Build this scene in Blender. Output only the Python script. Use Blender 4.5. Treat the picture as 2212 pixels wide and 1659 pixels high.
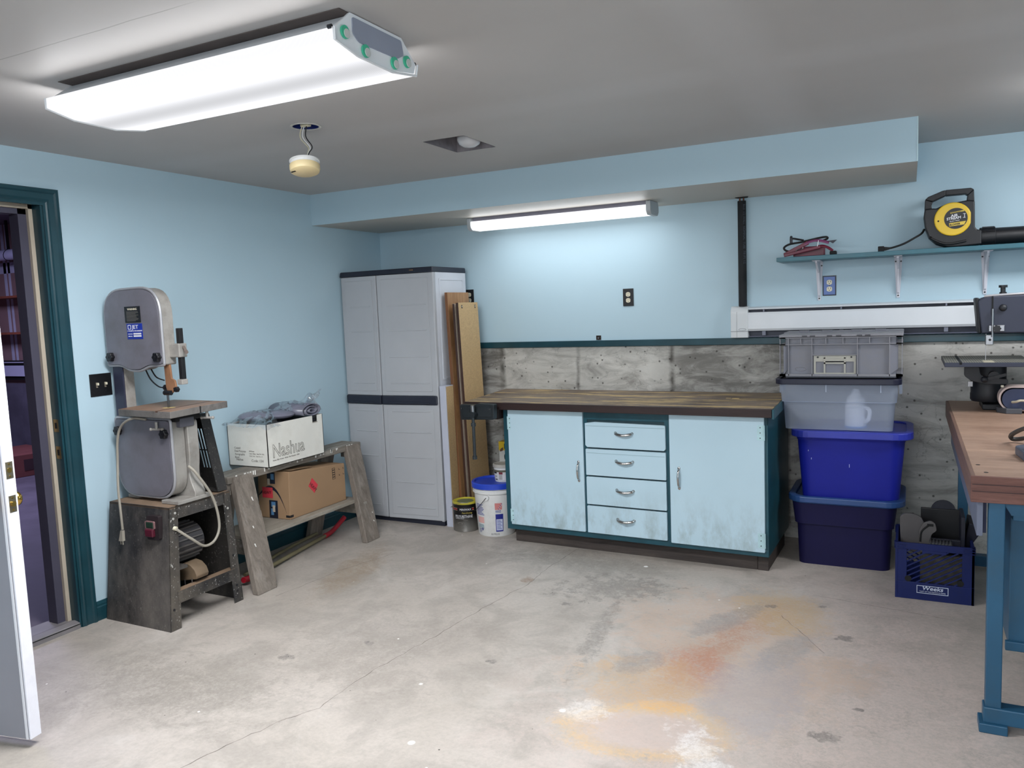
import bpy, bmesh, math, random
from mathutils import Vector, Matrix, noise
random.seed(7)
PI = math.pi
scene = bpy.context.scene
for o in list(bpy.data.objects): bpy.data.objects.remove(o)
C = scene.collection

# ------------------------------------------------------------------ camera
F_PX = 1692.54
CAM = Vector((3.5992, -4.9508, 1.4668))
rx, ry, rz = -0.0964, 0.0398, 0.4708            # pitch, roll, yaw (radians)
Mc = Matrix.Rotation(rz, 3, 'Z') @ Matrix.Rotation(rx, 3, 'X') @ Matrix.Rotation(ry, 3, 'Y')
X, Y, Z = Mc.col[0], Mc.col[1], Mc.col[2]
cd = bpy.data.cameras.new('camera'); cam = bpy.data.objects.new('camera', cd); C.objects.link(cam)
cd.sensor_width = 36.0; cd.lens = 36.0 * F_PX / 2212.0; cd.clip_start = 0.05; cd.clip_end = 100
cam.matrix_world = Matrix(((X[0], Z[0], -Y[0], CAM[0]), (X[1], Z[1], -Y[1], CAM[1]), (X[2], Z[2], -Y[2], CAM[2]), (0, 0, 0, 1)))
scene.camera = cam

# ------------------------------------------------------------------ world, exposure
w = bpy.data.worlds.new('world'); scene.world = w; w.use_nodes = True
w.node_tree.nodes['Background'].inputs[0].default_value = (0.62, 0.72, 1.0, 1)
w.node_tree.nodes['Background'].inputs[1].default_value = 0.02
vs = scene.view_settings
vs.view_transform = 'Standard'; vs.look = 'None'; vs.gamma = 1.0; vs.use_curve_mapping = False
vs.exposure = 0.0
W_MAIN, W_RIGHT, W_REAR_FILL, W_STRIP = 70.0, 33.0, 46.0, 5.4     # watt of the fluorescent fixtures; the rear one is added as fill
LAMP_COL = (0.95, 0.97, 1.0)
FAR_FILL = 95.0          # watt, unseen area light added to give the far room its bluish light

# unseen soft area light for the daylight supposed behind the photographer
wl = bpy.data.lights.new('unseen_daylight', 'AREA'); wl.shape = 'RECTANGLE'; wl.size = 2.4; wl.size_y = 1.3
wl.energy = 45; wl.color = (0.93, 0.95, 1.0)
wlo = bpy.data.objects.new('unseen_daylight', wl); C.objects.link(wlo)
wlo.location = (3.6, -6.52, 1.5); wlo.rotation_euler = (PI / 2, 0, 0)

# ------------------------------------------------------------------ colour + node helpers
def lin(c):
    return tuple(((v / 255) / 12.92 if v <= 10 else ((v / 255 + 0.055) / 1.055) ** 2.4) for v in c) + (1,)
class NT:
    def __init__(s, name):
        s.m = bpy.data.materials.new(name); s.m.use_nodes = True
        s.t = s.m.node_tree; s.b = s.t.nodes['Principled BSDF']; s.out = s.t.nodes['Material Output']
        s.tc = s.t.nodes.new('ShaderNodeTexCoord')
        s.obj = s.tc.outputs['Object']
    def n(s, typ, ins=None, **props):
        nd = s.t.nodes.new('ShaderNode' + typ)
        for k, v in props.items(): setattr(nd, k, v)
        for k, v in (ins or {}).items(): s.set(nd.inputs[k], v)
        return nd
    def set(s, sock, v):
        if hasattr(v, 'is_linked') or hasattr(v, 'links'): s.t.links.new(v, sock)
        else: sock.default_value = v
    def noise(s, scale, detail=4, rough=0.55, vec=None, dist=0.0):
        return s.n('TexNoise', {'Vector': vec or s.obj, 'Scale': scale, 'Detail': detail, 'Roughness': rough, 'Distortion': dist}).outputs['Fac']
    def mapping(s, scale=(1, 1, 1), loc=(0, 0, 0), rot=(0, 0, 0), vec=None, typ='POINT'):
        return s.n('Mapping', {'Vector': vec or s.obj, 'Scale': scale, 'Location': loc, 'Rotation': rot}, vector_type=typ).outputs['Vector']
    def ramp(s, fac, lo, hi, a=0.0, b=1.0):
        return s.n('MapRange', {'Value': fac, 'From Min': lo, 'From Max': hi, 'To Min': a, 'To Max': b}).outputs['Result']
    def math(s, op, a, b=0.0):
        nd = s.n('Math', operation=op); s.set(nd.inputs[0], a); s.set(nd.inputs[1], b); return nd.outputs[0]
    def mix(s, fac, a, b, blend='MIX'):
        nd = s.n('Mix', data_type='RGBA', blend_type=blend)
        s.set(nd.inputs[0], fac); s.set(nd.inputs[6], a); s.set(nd.inputs[7], b); return nd.outputs[2]
    def bump(s, h, strength=0.2, dist=0.002):
        s.t.links.new(s.n('Bump', {'Height': h, 'Strength': strength, 'Distance': dist}).outputs[0], s.b.inputs['Normal'])
    def fin(s, col, rough=0.5, metal=0.0, spec=0.5):
        s.set(s.b.inputs['Base Color'], col); s.set(s.b.inputs['Roughness'], rough)
        s.set(s.b.inputs['Metallic'], metal); s.b.inputs['Specular IOR Level'].default_value = spec
        return s.m
    def xyz(s, vec=None):
        return s.n('SeparateXYZ', {'Vector': vec or s.obj}).outputs
    def ell(s, cx, cy, sx, sy, rot=0.0, soft=0.5, wob=None, amp=0.5):
        v = s.mapping((sx, sy, 1), (cx, cy, 0), (0, 0, rot), typ='TEXTURE')
        v2 = s.n('VectorMath', {0: v, 1: (1, 1, 0)}, operation='MULTIPLY').outputs[0]
        d = s.n('VectorMath', {0: v2}, operation='LENGTH').outputs['Value']
        if wob is not None: d = s.math('ADD', d, s.math('MULTIPLY', s.math('SUBTRACT', wob, 0.5), amp))
        return s.ramp(d, 1.0, 1.0 - soft)

MATS = {}
def P(name, col, rough=0.5, metal=0.0, var=0.12, vs=6.0, bump=0.0, bs=60.0, spec=0.5, dirt=None, dirt_amt=0.35, ds=3.0):
    """plain procedural paint / plastic / metal: colour with soft mottling, optional dirt and bump"""
    if name in MATS: return MATS[name]
    t = NT(name); c = lin(col)
    n1 = t.noise(vs, 5)
    dark = tuple(v * (1 - var * 1.6) for v in c[:3]) + (1,); light = tuple(min(1, v * (1 + var)) for v in c[:3]) + (1,)
    k = t.mix(t.ramp(n1, 0.3, 0.7), dark, light)
    if dirt is not None:
        k = t.mix(t.math('MULTIPLY', t.ramp(t.noise(ds, 8, 0.7), 0.48, 0.75), dirt_amt), k, lin(dirt))
    if bump: t.bump(t.noise(bs, 3), bump, 0.002)
    MATS[name] = t.fin(k, t.ramp(n1, 0.2, 0.8, rough * 0.9, min(1, rough * 1.1)), metal, spec)
    return MATS[name]

# ------------------------------------------------------------------ geometry helpers
INV = {}
class MB:
    def __init__(s): s.v = []; s.f = []; s.s = []
    def add(s, vs_, fs, smooth=False):
        o = len(s.v); s.v += [Vector(p) for p in vs_]
        for f in fs: s.f.append([i + o for i in f]); s.s.append(smooth)
        return s
    def box(s, x0, x1, y0, y1, z0, z1):
        return s.add([(x0, y0, z0), (x1, y0, z0), (x1, y1, z0), (x0, y1, z0), (x0, y0, z1), (x1, y0, z1), (x1, y1, z1), (x0, y1, z1)],
                     [(0, 3, 2, 1), (4, 5, 6, 7), (0, 1, 5, 4), (1, 2, 6, 5), (2, 3, 7, 6), (3, 0, 4, 7)])
    def hexa(s, p):      # eight corners: bottom four (ccw from above), top four
        return s.add(p, [(0, 3, 2, 1), (4, 5, 6, 7), (0, 1, 5, 4), (1, 2, 6, 5), (2, 3, 7, 6), (3, 0, 4, 7)])
    def bar(s, p, q, a, b, ref=(0, 0, 1)):
        """beam p->q, section a (along side axis) x b (along the ref-ish axis)"""
        p, q, ref = Vector(p), Vector(q), Vector(ref); d = (q - p).normalized()
        u = d.cross(ref).normalized(); v = u.cross(d).normalized(); u *= a / 2; v *= b / 2
        return s.hexa([p - u - v, p + u - v, q + u - v, q - u - v, p - u + v, p + u + v, q + u + v, q - u + v])
    def cyl(s, p, q, r, r2=None, n=20, caps=True):
        p, q = Vector(p), Vector(q); r2 = r if r2 is None else r2
        d = (q - p).normalized(); u = d.orthogonal().normalized(); v = d.cross(u)
        ring = [u * math.cos(2 * PI * i / n) + v * math.sin(2 * PI * i / n) for i in range(n)]
        o = len(s.v)
        s.add([p + e * r for e in ring] + [q + e * r2 for e in ring], [(i, (i + 1) % n, (i + 1) % n + n, i + n) for i in range(n)], True)
        if caps:
            s.f.append([o + i for i in range(n)][::-1]); s.s.append(False)
            s.f.append([o + n + i for i in range(n)]); s.s.append(False)
        return s
    def tube(s, pts, r, n=8, sub=6, closed=False, flat=1.0):
        pts = [Vector(p) for p in pts]
        if sub > 1 and len(pts) > 2:
            out = []
            for i in range(len(pts) - (0 if closed else 1)):
                g = (lambda k: pts[k % len(pts)]) if closed else (lambda k: pts[min(max(k, 0), len(pts) - 1)])
                p0, p1, p2, p3 = g(i - 1), g(i), g(i + 1), g(i + 2)
                for j in range(sub):
                    t = j / sub
                    out.append(0.5 * (2 * p1 + (p2 - p0) * t + (2 * p0 - 5 * p1 + 4 * p2 - p3) * t * t + (3 * p1 - p0 - 3 * p2 + p3) * t ** 3))
            if not closed: out.append(pts[-1])
            pts = out
        m = len(pts); o = len(s.v); u = None
        for i, p in enumerate(pts):
            a = pts[(i - 1) % m] if (closed or i > 0) else p; b = pts[(i + 1) % m] if (closed or i < m - 1) else p
            d = (b - a).normalized()
            u = d.orthogonal().normalized() if u is None else (u - d * u.dot(d)).normalized()
            v = d.cross(u)
            for k in range(n):
                ang = 2 * PI * k / n; s.v.append(p + u * r * math.cos(ang) + v * r * flat * math.sin(ang))
        for i in range(m if closed else m - 1):
            for k in range(n):
                s.f.append([o + i * n + k, o + i * n + (k + 1) % n, o + ((i + 1) % m) * n + (k + 1) % n, o + ((i + 1) % m) * n + k]); s.s.append(True)
        if not closed:
            s.f.append([o + k for k in range(n)][::-1]); s.s.append(False)
            s.f.append([o + (m - 1) * n + k for k in range(n)]); s.s.append(False)
        return s
    def prism(s, poly, ax, a0, a1, smooth=False):
        mk = {'x': lambda p, a: (a, p[0], p[1]), 'y': lambda p, a: (p[0], a, p[1]), 'z': lambda p, a: (p[0], p[1], a)}[ax]
        n = len(poly); o = len(s.v)
        s.v += [Vector(mk(p, a0)) for p in poly] + [Vector(mk(p, a1)) for p in poly]
        for i in range(n): s.f.append([o + i, o + (i + 1) % n, o + (i + 1) % n + n, o + i + n]); s.s.append(smooth)
        s.f.append([o + i for i in range(n)][::-1]); s.s.append(False)
        s.f.append([o + n + i for i in range(n)]); s.s.append(False)
        return s
    def lathe(s, prof, c, n=32, caps=True):
        o = len(s.v); m = len(prof); c = Vector(c)
        for r, z in prof:
            for k in range(n): s.v.append(c + Vector((r * math.cos(2 * PI * k / n), r * math.sin(2 * PI * k / n), z)))
        for i in range(m - 1):
            for k in range(n):
                s.f.append([o + i * n + k, o + i * n + (k + 1) % n, o + (i + 1) * n + (k + 1) % n, o + (i + 1) * n + k]); s.s.append(True)
        if caps:
            s.f.append([o + k for k in range(n)][::-1]); s.s.append(False)
            s.f.append([o + (m - 1) * n + k for k in range(n)]); s.s.append(False)
        return s
    def ball(s, c, r, n=14, sc=(1, 1, 1)):
        prof = [(r * math.sin(PI * i / 10), -r * math.cos(PI * i / 10)) for i in range(11)]
        b = MB().lathe(prof, (0, 0, 0), n, False)
        return s.add([Vector(c) + Vector((p[0] * sc[0], p[1] * sc[1], p[2] * sc[2])) for p in b.v], b.f, True)
    def xf(s, m):
        s.v = [m @ p for p in s.v]; return s
    def ring(s, outer, inner, ax, a0, a1):
        """closed band between two polygons with the same number of points, extruded"""
        mk = {'x': lambda p, a: (a, p[0], p[1]), 'y': lambda p, a: (p[0], a, p[1]), 'z': lambda p, a: (p[0], p[1], a)}[ax]
        n = len(outer); o = len(s.v)
        for a in (a0, a1):
            s.v += [Vector(mk(p, a)) for p in outer] + [Vector(mk(p, a)) for p in inner]
        for i in range(n):
            j = (i + 1) % n
            for q in ((i, j, n + j, n + i), (2 * n + i, 3 * n + i, 3 * n + j, 2 * n + j), (i, 2 * n + i, 2 * n + j, j), (n + i, n + j, 3 * n + j, 3 * n + i)):
                s.f.append([o + k for k in q]); s.s.append(False)
        return s
    def build(s, name, mat, parent=None, bevel=0.0, seg=2, ang=35, label=None, sub=0):
        inv = INV.get(parent)
        vv = [inv @ p for p in s.v] if inv is not None else s.v
        me = bpy.data.meshes.new(name); me.from_pydata([tuple(p) for p in vv], [], s.f)
        me.polygons.foreach_set('use_smooth', [True if bevel else f for f in s.s] if False else s.s)
        bm = bmesh.new(); bm.from_mesh(me); bmesh.ops.recalc_face_normals(bm, faces=bm.faces); bm.to_mesh(me); bm.free()
        me.materials.append(mat)
        o = bpy.data.objects.new(name, me); C.objects.link(o)
        if bevel:
            b = o.modifiers.new('bevel', 'BEVEL'); b.width = bevel; b.segments = seg; b.limit_method = 'ANGLE'; b.angle_limit = math.radians(ang); b.harden_normals = False
        if any(s.s) : me.set_sharp_from_angle(angle=math.radians(40))
        if parent is not None:
            o.parent = parent
            if inv is not None: INV[o] = inv
        if label: o['label'] = label
        return o
def rr(x0, x1, y0, y1, r, n=5):
    out = []
    for cx, cy, a in ((x1 - r, y0 + r, -PI / 2), (x1 - r, y1 - r, 0), (x0 + r, y1 - r, PI / 2), (x0 + r, y0 + r, PI)):
        for i in range(n + 1): out.append((cx + r * math.cos(a + PI / 2 * i / n), cy + r * math.sin(a + PI / 2 * i / n)))
    return out
def rpoly(pts, r, n=4):
    """round every corner of a polygon; r number or list"""
    out = []; m = len(pts)
    for i in range(m):
        p = Vector(pts[i]); a = Vector(pts[i - 1]); b = Vector(pts[(i + 1) % m]); ri = r[i] if isinstance(r, (list, tuple)) else r
        if ri <= 0: out.append(tuple(p)); continue
        da, db = (a - p), (b - p); k = min(ri, da.length * 0.45, db.length * 0.45)
        s0, s1 = p + da.normalized() * k, p + db.normalized() * k
        for j in range(n + 1):
            t = j / n; out.append(tuple((1 - t) ** 2 * s0 + 2 * t * (1 - t) * p + t * t * s1))
    return out
def circ(cx, cy, r, n=24, a0=0):
    return [(cx + r * math.cos(a0 + 2 * PI * i / n), cy + r * math.sin(a0 + 2 * PI * i / n)) for i in range(n)]
def tag(o, label=None, cat=None, group=None, kind=None):
    if label: o['label'] = label
    if cat: o['category'] = cat
    if group: o['group'] = group
    if kind: o['kind'] = kind
    return o
def thing(name, label, cat, loc, rotz=0.0, group=None, local=False):
    """Empty at the base of a thing. Parts are written in world coordinates unless local."""
    o = bpy.data.objects.new(name, None); C.objects.link(o); o.empty_display_size = 0.1
    o.location = loc; o.rotation_euler = (0, 0, rotz); tag(o, label, cat, group)
    m = Matrix.Translation(loc) @ Matrix.Rotation(rotz, 4, 'Z')
    INV[o] = Matrix.Identity(4) if local else m.inverted()
    return o
def struct(o, label):
    return tag(o, label, None, None, 'structure')
def text(body, size, org, ux, uy, mat, parent, name='lettering', align='LEFT', depth=0.0004, outline=0.0, sx=1.0, bend=None, shear=0.0, bold=0.0):
    cu = bpy.data.curves.new(name, 'FONT'); cu.body = body; cu.size = size; cu.align_x = align; cu.resolution_u = 3; cu.shear = shear
    if outline: cu.fill_mode = 'NONE'; cu.bevel_depth = outline; cu.bevel_resolution = 0
    else: cu.extrude = depth; cu.offset = bold
    to = bpy.data.objects.new('tmp_text', cu); C.objects.link(to)
    bpy.context.view_layer.update()
    me = bpy.data.meshes.new_from_object(to)
    bpy.data.objects.remove(to)
    org, ux, uy = Vector(org), Vector(ux).normalized(), Vector(uy).normalized(); un = ux.cross(uy)
    inv = INV.get(parent)
    for v in me.vertices:
        x, y, z = v.co[0] * sx, v.co[1], v.co[2]
        if bend:      # wrap on an upright cylinder: (cx, cy, r, angle at x = 0)
            cx, cy, r, a0 = bend; a = a0 + x / r
            p = Vector((cx + (r + z) * math.cos(a), cy + (r + z) * math.sin(a), org[2] + y))
        else: p = org + ux * x + uy * y + un * z
        v.co = inv @ p if inv is not None else p
    me.name = name; me.materials.clear(); me.materials.append(mat)
    o = bpy.data.objects.new(name, me); C.objects.link(o)
    if parent is not None:
        o.parent = parent
        if inv is not None: INV[o] = inv
    return o
def copy_tree(o, parent=None):
    c = o.copy(); C.objects.link(c); c.parent = parent
    for ch in list(o.children): copy_tree(ch, c)
    return c

# ------------------------------------------------------------------ special materials
def m_floor():
    t = NT('floor_concrete')
    big = t.noise(0.9, 6, 0.6); mid = t.noise(4.0, 8, 0.65, dist=0.6); fine = t.noise(60, 4, 0.7); wv_ = t.n('VectorMath', {0: t.obj, 1: t.n('TexNoise', {'Vector': t.obj, 'Scale': 6.0, 'Detail': 8.0, 'Roughness': 0.7}).outputs['Color']}, operation='ADD').outputs[0]
    wob = t.noise(3.0, 10, 0.7, vec=wv_); wob2 = t.noise(7, 10, 0.72, vec=wv_)
    grain = t.ramp(t.math('ADD', t.math('MULTIPLY', t.noise(9, 10, 0.78, vec=wv_), 0.65), t.math('MULTIPLY', t.noise(70, 6, 0.7), 0.35)), 0.40, 0.56, 0.15, 1.0)
    col = t.mix(t.ramp(big, 0.3, 0.7), lin((168, 159, 149)), lin((192, 183, 175)))
    col = t.mix(t.math('MULTIPLY', t.ramp(mid, 0.44, 0.60), 0.55), col, lin((152, 145, 137)))
    col = t.mix(t.math('MULTIPLY', t.ramp(fine, 0.4, 0.7), 0.22), col, lin((120, 114, 108)))
    st = t.noise(1.7, 10, 0.72, dist=1.2)
    col = t.mix(t.math('MULTIPLY', t.ramp(st, 0.55, 0.7), 0.3), col, lin((205, 200, 194)))
    def stain(c, amt, *a, **k):
        nonlocal col
        m_ = t.math('MULTIPLY', t.ell(*a, **k), grain)
        col = t.mix(t.math('MULTIPLY', m_, amt), col, lin(c))
    # broad warm tint towards the right, lightened in place of missing light; rusty, ochre and grey patches in the middle of the floor
    stain((208, 190, 182), 0.8, 3.4, -2.0, 1.2, 1.6, 0.0, soft=0.7, wob=wob, amp=2.0)  # warm tint, lightened in place of missing light
    stain((186, 162, 142), 0.75, 2.95, -1.75, 0.55, 0.85, 0.3, soft=0.5, wob=wob, amp=2.6)
    stain((172, 132, 108), 0.8, 2.90, -1.65, 0.15, 0.50, -0.25, soft=0.6, wob=wob, amp=3.2)
    stain((176, 122, 98), 0.75, 2.84, -1.95, 0.18, 0.24, 0.2, soft=0.6, wob=wob2, amp=3.0)
    stain((184, 158, 118), 0.7, 3.10, -1.22, 0.22, 0.36, 0.4, soft=0.5, wob=wob, amp=3.0)
    stain((190, 160, 124), 0.7, 2.66, -2.10, 0.3, 0.26, 0.4, soft=0.5, wob=wob, amp=3.0)
    stain((136, 136, 137), 0.6, 2.86, -1.42, 0.08, 0.30, -0.45, soft=0.3, wob=wob2, amp=2.0)
    stain((134, 134, 136), 0.55, 2.62, -1.98, 0.09, 0.13, -0.5, soft=0.25, wob=wob2, amp=1.6)
    stain((136, 138, 140), 0.55, 3.15, -1.68, 0.09, 0.24, -0.3, soft=0.3, wob=wob2, amp=1.6)
    stain((164, 158, 160), 0.7, 3.1, -2.05, 0.2, 0.4, -0.1, soft=0.3, wob=wob2, amp=2.4)
    stain((120, 114, 108), 0.6, 2.36, -1.72, 0.055, 0.46, 0.12, soft=0.4, wob=wob2, amp=3.4)
    stain((118, 112, 106), 0.6, 2.25, -1.2, 0.26, 0.16, 0.5, soft=0.2, wob=t.noise(14, 8, 0.75), amp=7.0)
    # the pale worn ring with ochre rim
    ring_o = t.ell(2.80, -2.47, 0.33, 0.20, 0.25, soft=0.25, wob=wob2, amp=1.2)
    ring_i = t.ell(2.81, -2.47, 0.28, 0.155, 0.25, soft=0.35, wob=wob2, amp=1.2)
    ring = t.math('MULTIPLY', t.math('MULTIPLY', ring_o, grain), t.math('SUBTRACT', 1.0, ring_i))
    xs = t.xyz()
    col = t.mix(t.math('MULTIPLY', ring_i, 0.5), col, lin((204, 184, 174)))
    col = t.mix(t.math('MULTIPLY', ring, 0.85), col, lin((214, 178, 126)))
    stain((216, 172, 116), 0.65, 2.82, -2.285, 0.15, 0.05, 0.2, soft=0.4, wob=wob2, amp=1.6)
    stain((232, 226, 220), 0.6, 2.56, -2.42, 0.10, 0.09, 0.2, soft=0.4, wob=wob2, amp=2.0)
    stain((234, 230, 227), 0.7, 3.02, -2.58, 0.09, 0.26, 0.5, soft=0.5, wob=t.noise(16, 8, 0.75), amp=3.6)
    # dark marks by the sawhorse, at the door and a few damp blots
    stain((146, 128, 106), 0.7, 0.75, -1.45, 0.14, 0.5, 0.25, soft=0.5, wob=wob, amp=3.0)
    stain((132, 126, 118), 0.7, 0.9, -2.9, 0.7, 0.35, 0.2, soft=0.6, wob=wob, amp=2.6)
    stain((134, 128, 120), 0.7, 1.9, -0.85, 0.6, 0.22, 0.1, soft=0.6, wob=wob, amp=3.0)
    stain((148, 140, 132), 0.7, 1.5, -2.3, 0.6, 0.5, 0.4, soft=0.6, wob=wob, amp=4.0)
    for (cx_, cy_, r_) in ((3.02, -1.18, .035), (3.36, -1.44, .045), (3.36, -2.28, .055), (1.45, -2.25, .03), (2.05, -2.2, .03), (1.2, -2.5, .04), (2.1, -1.5, .03), (3.25, -1.1, .025), (3.45, -2.05, .02)):
        stain((110, 106, 102), 0.85, cx_, cy_, r_, r_ * .7, 0.3, soft=0.4, wob=t.noise(40, 4), amp=2.6)
    stain((140, 116, 96), 0.9, 1.765, -1.26, 0.04, 0.055, 0.3, soft=0.4, wob=t.noise(30, 3), amp=2.0)
    # paint drops and dark specks
    for sc, thr, c, seed in ((9.0, 0.035, (238, 236, 230), 0.0), (5.0, 0.05, (240, 238, 233), 3.3), (13.0, 0.035, (70, 66, 62), 7.1)):
        vo = t.n('TexVoronoi', {'Vector': t.mapping(loc=(seed, seed * 1.7, 0)), 'Scale': sc})
        pick = t.ramp(t.n('SeparateXYZ', {'Vector': vo.outputs['Color']}).outputs[0], 0.80, 0.82)
        col = t.mix(t.math('MULTIPLY', t.ramp(vo.outputs['Distance'], thr * 1.5, thr), pick), col, lin(c))
    t.bump(t.math('ADD', t.math('MULTIPLY', fine, 0.35), mid), 0.12, 0.004)
    return t.fin(col, t.ramp(mid, 0.3, 0.7, 0.42, 0.62), 0, 0.45)
def m_concrete():
    t = NT('foundation_concrete')
    big = t.noise(1.6, 8, 0.65); mid = t.noise(7, 9, 0.7, vec=t.mapping((0.5, 1, 1.6)), dist=0.7); fine = t.noise(90, 4, 0.7)
    col = t.mix(t.ramp(big, 0.35, 0.65), lin((186, 184, 178)), lin((206, 204, 198)))
    col = t.mix(t.math('MULTIPLY', t.ramp(mid, 0.45, 0.68), 0.75), col, lin((118, 115, 110)))
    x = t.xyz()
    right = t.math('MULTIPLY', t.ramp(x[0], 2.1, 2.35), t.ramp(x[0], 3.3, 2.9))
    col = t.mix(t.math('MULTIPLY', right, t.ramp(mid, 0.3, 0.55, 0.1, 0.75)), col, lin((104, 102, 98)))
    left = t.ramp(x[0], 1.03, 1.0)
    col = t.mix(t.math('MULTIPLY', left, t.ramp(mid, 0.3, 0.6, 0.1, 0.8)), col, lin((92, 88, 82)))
    for x0, wd in ((1.013, 0.012), (1.593, 0.008), (2.24, 0.010)):
        d = t.math('ABSOLUTE', t.math('ADD', t.math('SUBTRACT', x[0], x0), t.math('MULTIPLY', t.math('SUBTRACT', t.noise(9, 4), 0.5), 0.03)))
        col = t.mix(t.math('MULTIPLY', t.ramp(d, wd * 2.5, wd * 0.3), t.ramp(t.noise(13, 5), 0.35, 0.6, 0.2, 0.85)), col, lin((70, 67, 62)))
    vo = t.n('TexVoronoi', {'Vector': t.obj, 'Scale': 30.0})
    pick = t.ramp(t.n('SeparateXYZ', {'Vector': vo.outputs['Color']}).outputs[0], 0.72, 0.75)
    pits = t.math('MULTIPLY', t.ramp(vo.outputs['Distance'], 0.24, 0.12), pick)
    col = t.mix(t.math('MULTIPLY', pits, 0.8), col, lin((66, 63, 60)))
    cr = t.n('TexVoronoi', {'Vector': t.n('VectorMath', {0: t.obj, 1: t.n('TexNoise', {'Vector': t.obj, 'Scale': 5.0, 'Detail': 6.0}).outputs['Color']}, operation='ADD').outputs[0], 'Scale': 2.2}, feature='DISTANCE_TO_EDGE')
    crack = t.math('MULTIPLY', t.ramp(cr.outputs['Distance'], 0.012, 0.004), t.ramp(t.noise(2.3, 3), 0.5, 0.6))
    col = t.mix(t.math('MULTIPLY', crack, 0.3), col, lin((62, 58, 54)))
    t.bump(t.math('SUBTRACT', t.math('ADD', t.math('MULTIPLY', fine, 0.3), mid), t.math('MULTIPLY', pits, 1.5)), 0.35, 0.006)
    return t.fin(col, 0.85, 0, 0.3)
def m_wall(name, col, col2, band=False):
    t = NT(name)
    n1 = t.noise(1.3, 4); fine = t.noise(160, 3, 0.6)
    k = t.mix(t.ramp(n1, 0.3, 0.7), lin(col), lin(col2))
    if band:      # taped drywall joints and one hairline crack in the ceiling
        x = t.xyz()
        b1 = t.math('MULTIPLY', t.ramp(t.math('ABSOLUTE', t.math('SUBTRACT', x[0], 3.08)), 0.16, 0.05), 0.35)
        b2 = t.math('MULTIPLY', t.ramp(t.math('ABSOLUTE', t.math('SUBTRACT', x[1], -2.0)), 0.16, 0.05), 0.25)
        k = t.mix(t.math('MAXIMUM', b1, b2), k, lin((198, 196, 196)))
        ln = t.math('ADD', x[1], t.math('MULTIPLY', t.math('SUBTRACT', t.noise(4, 3), 0.5), 0.012))
        cr = t.math('MULTIPLY', t.ramp(t.math('ABSOLUTE', t.math('SUBTRACT', ln, -3.44)), 0.003, 0.001), t.ramp(x[0], 2.0, 1.85))
        k = t.mix(t.math('MULTIPLY', cr, 0.6), k, lin((120, 116, 110)))
    t.bump(t.math('ADD', t.math('MULTIPLY', fine, 0.5), n1), 0.08, 0.002)
    return t.fin(k, 0.5, 0, 0.35)
def m_wood(name, c1, c2, scale=(1, 14, 14), ring=5.0, rough=0.55, wear=None, wear_amt=0.5, bump=0.15, wear_s=4.0, dark=None, wl=(0.53, 0.66)):
    t = NT(name); v = t.mapping(scale)
    g = t.noise(ring, 8, 0.65, vec=v, dist=0.8); f = t.noise(ring * 9, 5, 0.6, vec=v)
    k = t.mix(t.ramp(g, 0.3, 0.7), lin(c1), lin(c2))
    k = t.mix(t.math('MULTIPLY', t.ramp(f, 0.5, 0.75), 0.35), k, tuple(x * 0.45 for x in lin(c1)[:3]) + (1,))
    if dark: k = t.mix(t.math('MULTIPLY', t.ramp(t.noise(2.6, 7, 0.66), 0.5, 0.68), 0.7), k, lin(dark))
    if wear: k = t.mix(t.math('MULTIPLY', t.ramp(t.noise(wear_s, 10, 0.72, vec=t.mapping((scale[0] * .35 + .3, scale[1] * .35 + .3, scale[2] * .35 + .3))), wl[0], wl[1]), wear_amt), k, lin(wear))
    t.bump(t.math('ADD', g, f), bump, 0.003)
    return t.fin(k, rough, 0, 0.4)
def m_speckle(name, base, spots, amt=0.7, sc=40, rough=0.6, metal=0.0, dust=None):
    t = NT(name)
    k = t.mix(t.ramp(t.noise(5, 8, 0.7), 0.35, 0.68), tuple(v * 0.55 for v in lin(base)[:3]) + (1,), tuple(v * 1.5 for v in lin(base)[:3]) + (1,))
    if dust: k = t.mix(t.math('MULTIPLY', t.ramp(t.noise(3.0, 9, 0.72, vec=t.mapping((1, 1, 0.5))), 0.42, 0.66), 0.8), k, lin(dust))
    for s_, lo, hi in ((sc * 2.2, 0.66, 0.70), (sc * 0.9, 0.70, 0.73)):
        k = t.mix(t.math('MULTIPLY', t.ramp(t.noise(s_, 2, 0.5), lo, hi), amt), k, lin(spots))
    t.bump(t.noise(70, 4), 0.15, 0.002)
    return t.fin(k, rough, metal, 0.4)
def m_emit(name, col, strength, stripes=False):
    t = NT(name); t.t.nodes.remove(t.b)
    e = t.n('Emission', {'Color': lin(col), 'Strength': strength})
    if stripes:     # tubes shining through the prismatic lens
        y = t.xyz()[1]
        wv = t.n('Math', operation='COSINE'); t.set(wv.inputs[0], t.math('MULTIPLY', y, 2 * PI / 0.27))
        ribs = t.n('TexWave', {'Vector': t.obj, 'Scale': 60.0, 'Distortion': 0.0}, bands_direction='X')
        s_ = t.math('MULTIPLY', t.ramp(t.math('MULTIPLY', wv.outputs[0], -1.0), -1.0, 0.7, 0.72, 1.22), t.ramp(ribs.outputs['Fac'], 0, 1, 0.9, 1.1))
        t.set(e.inputs['Strength'], t.math('MULTIPLY', s_, strength))
    t.t.links.new(e.outputs[0], t.out.inputs[0]); return t.m
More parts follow.
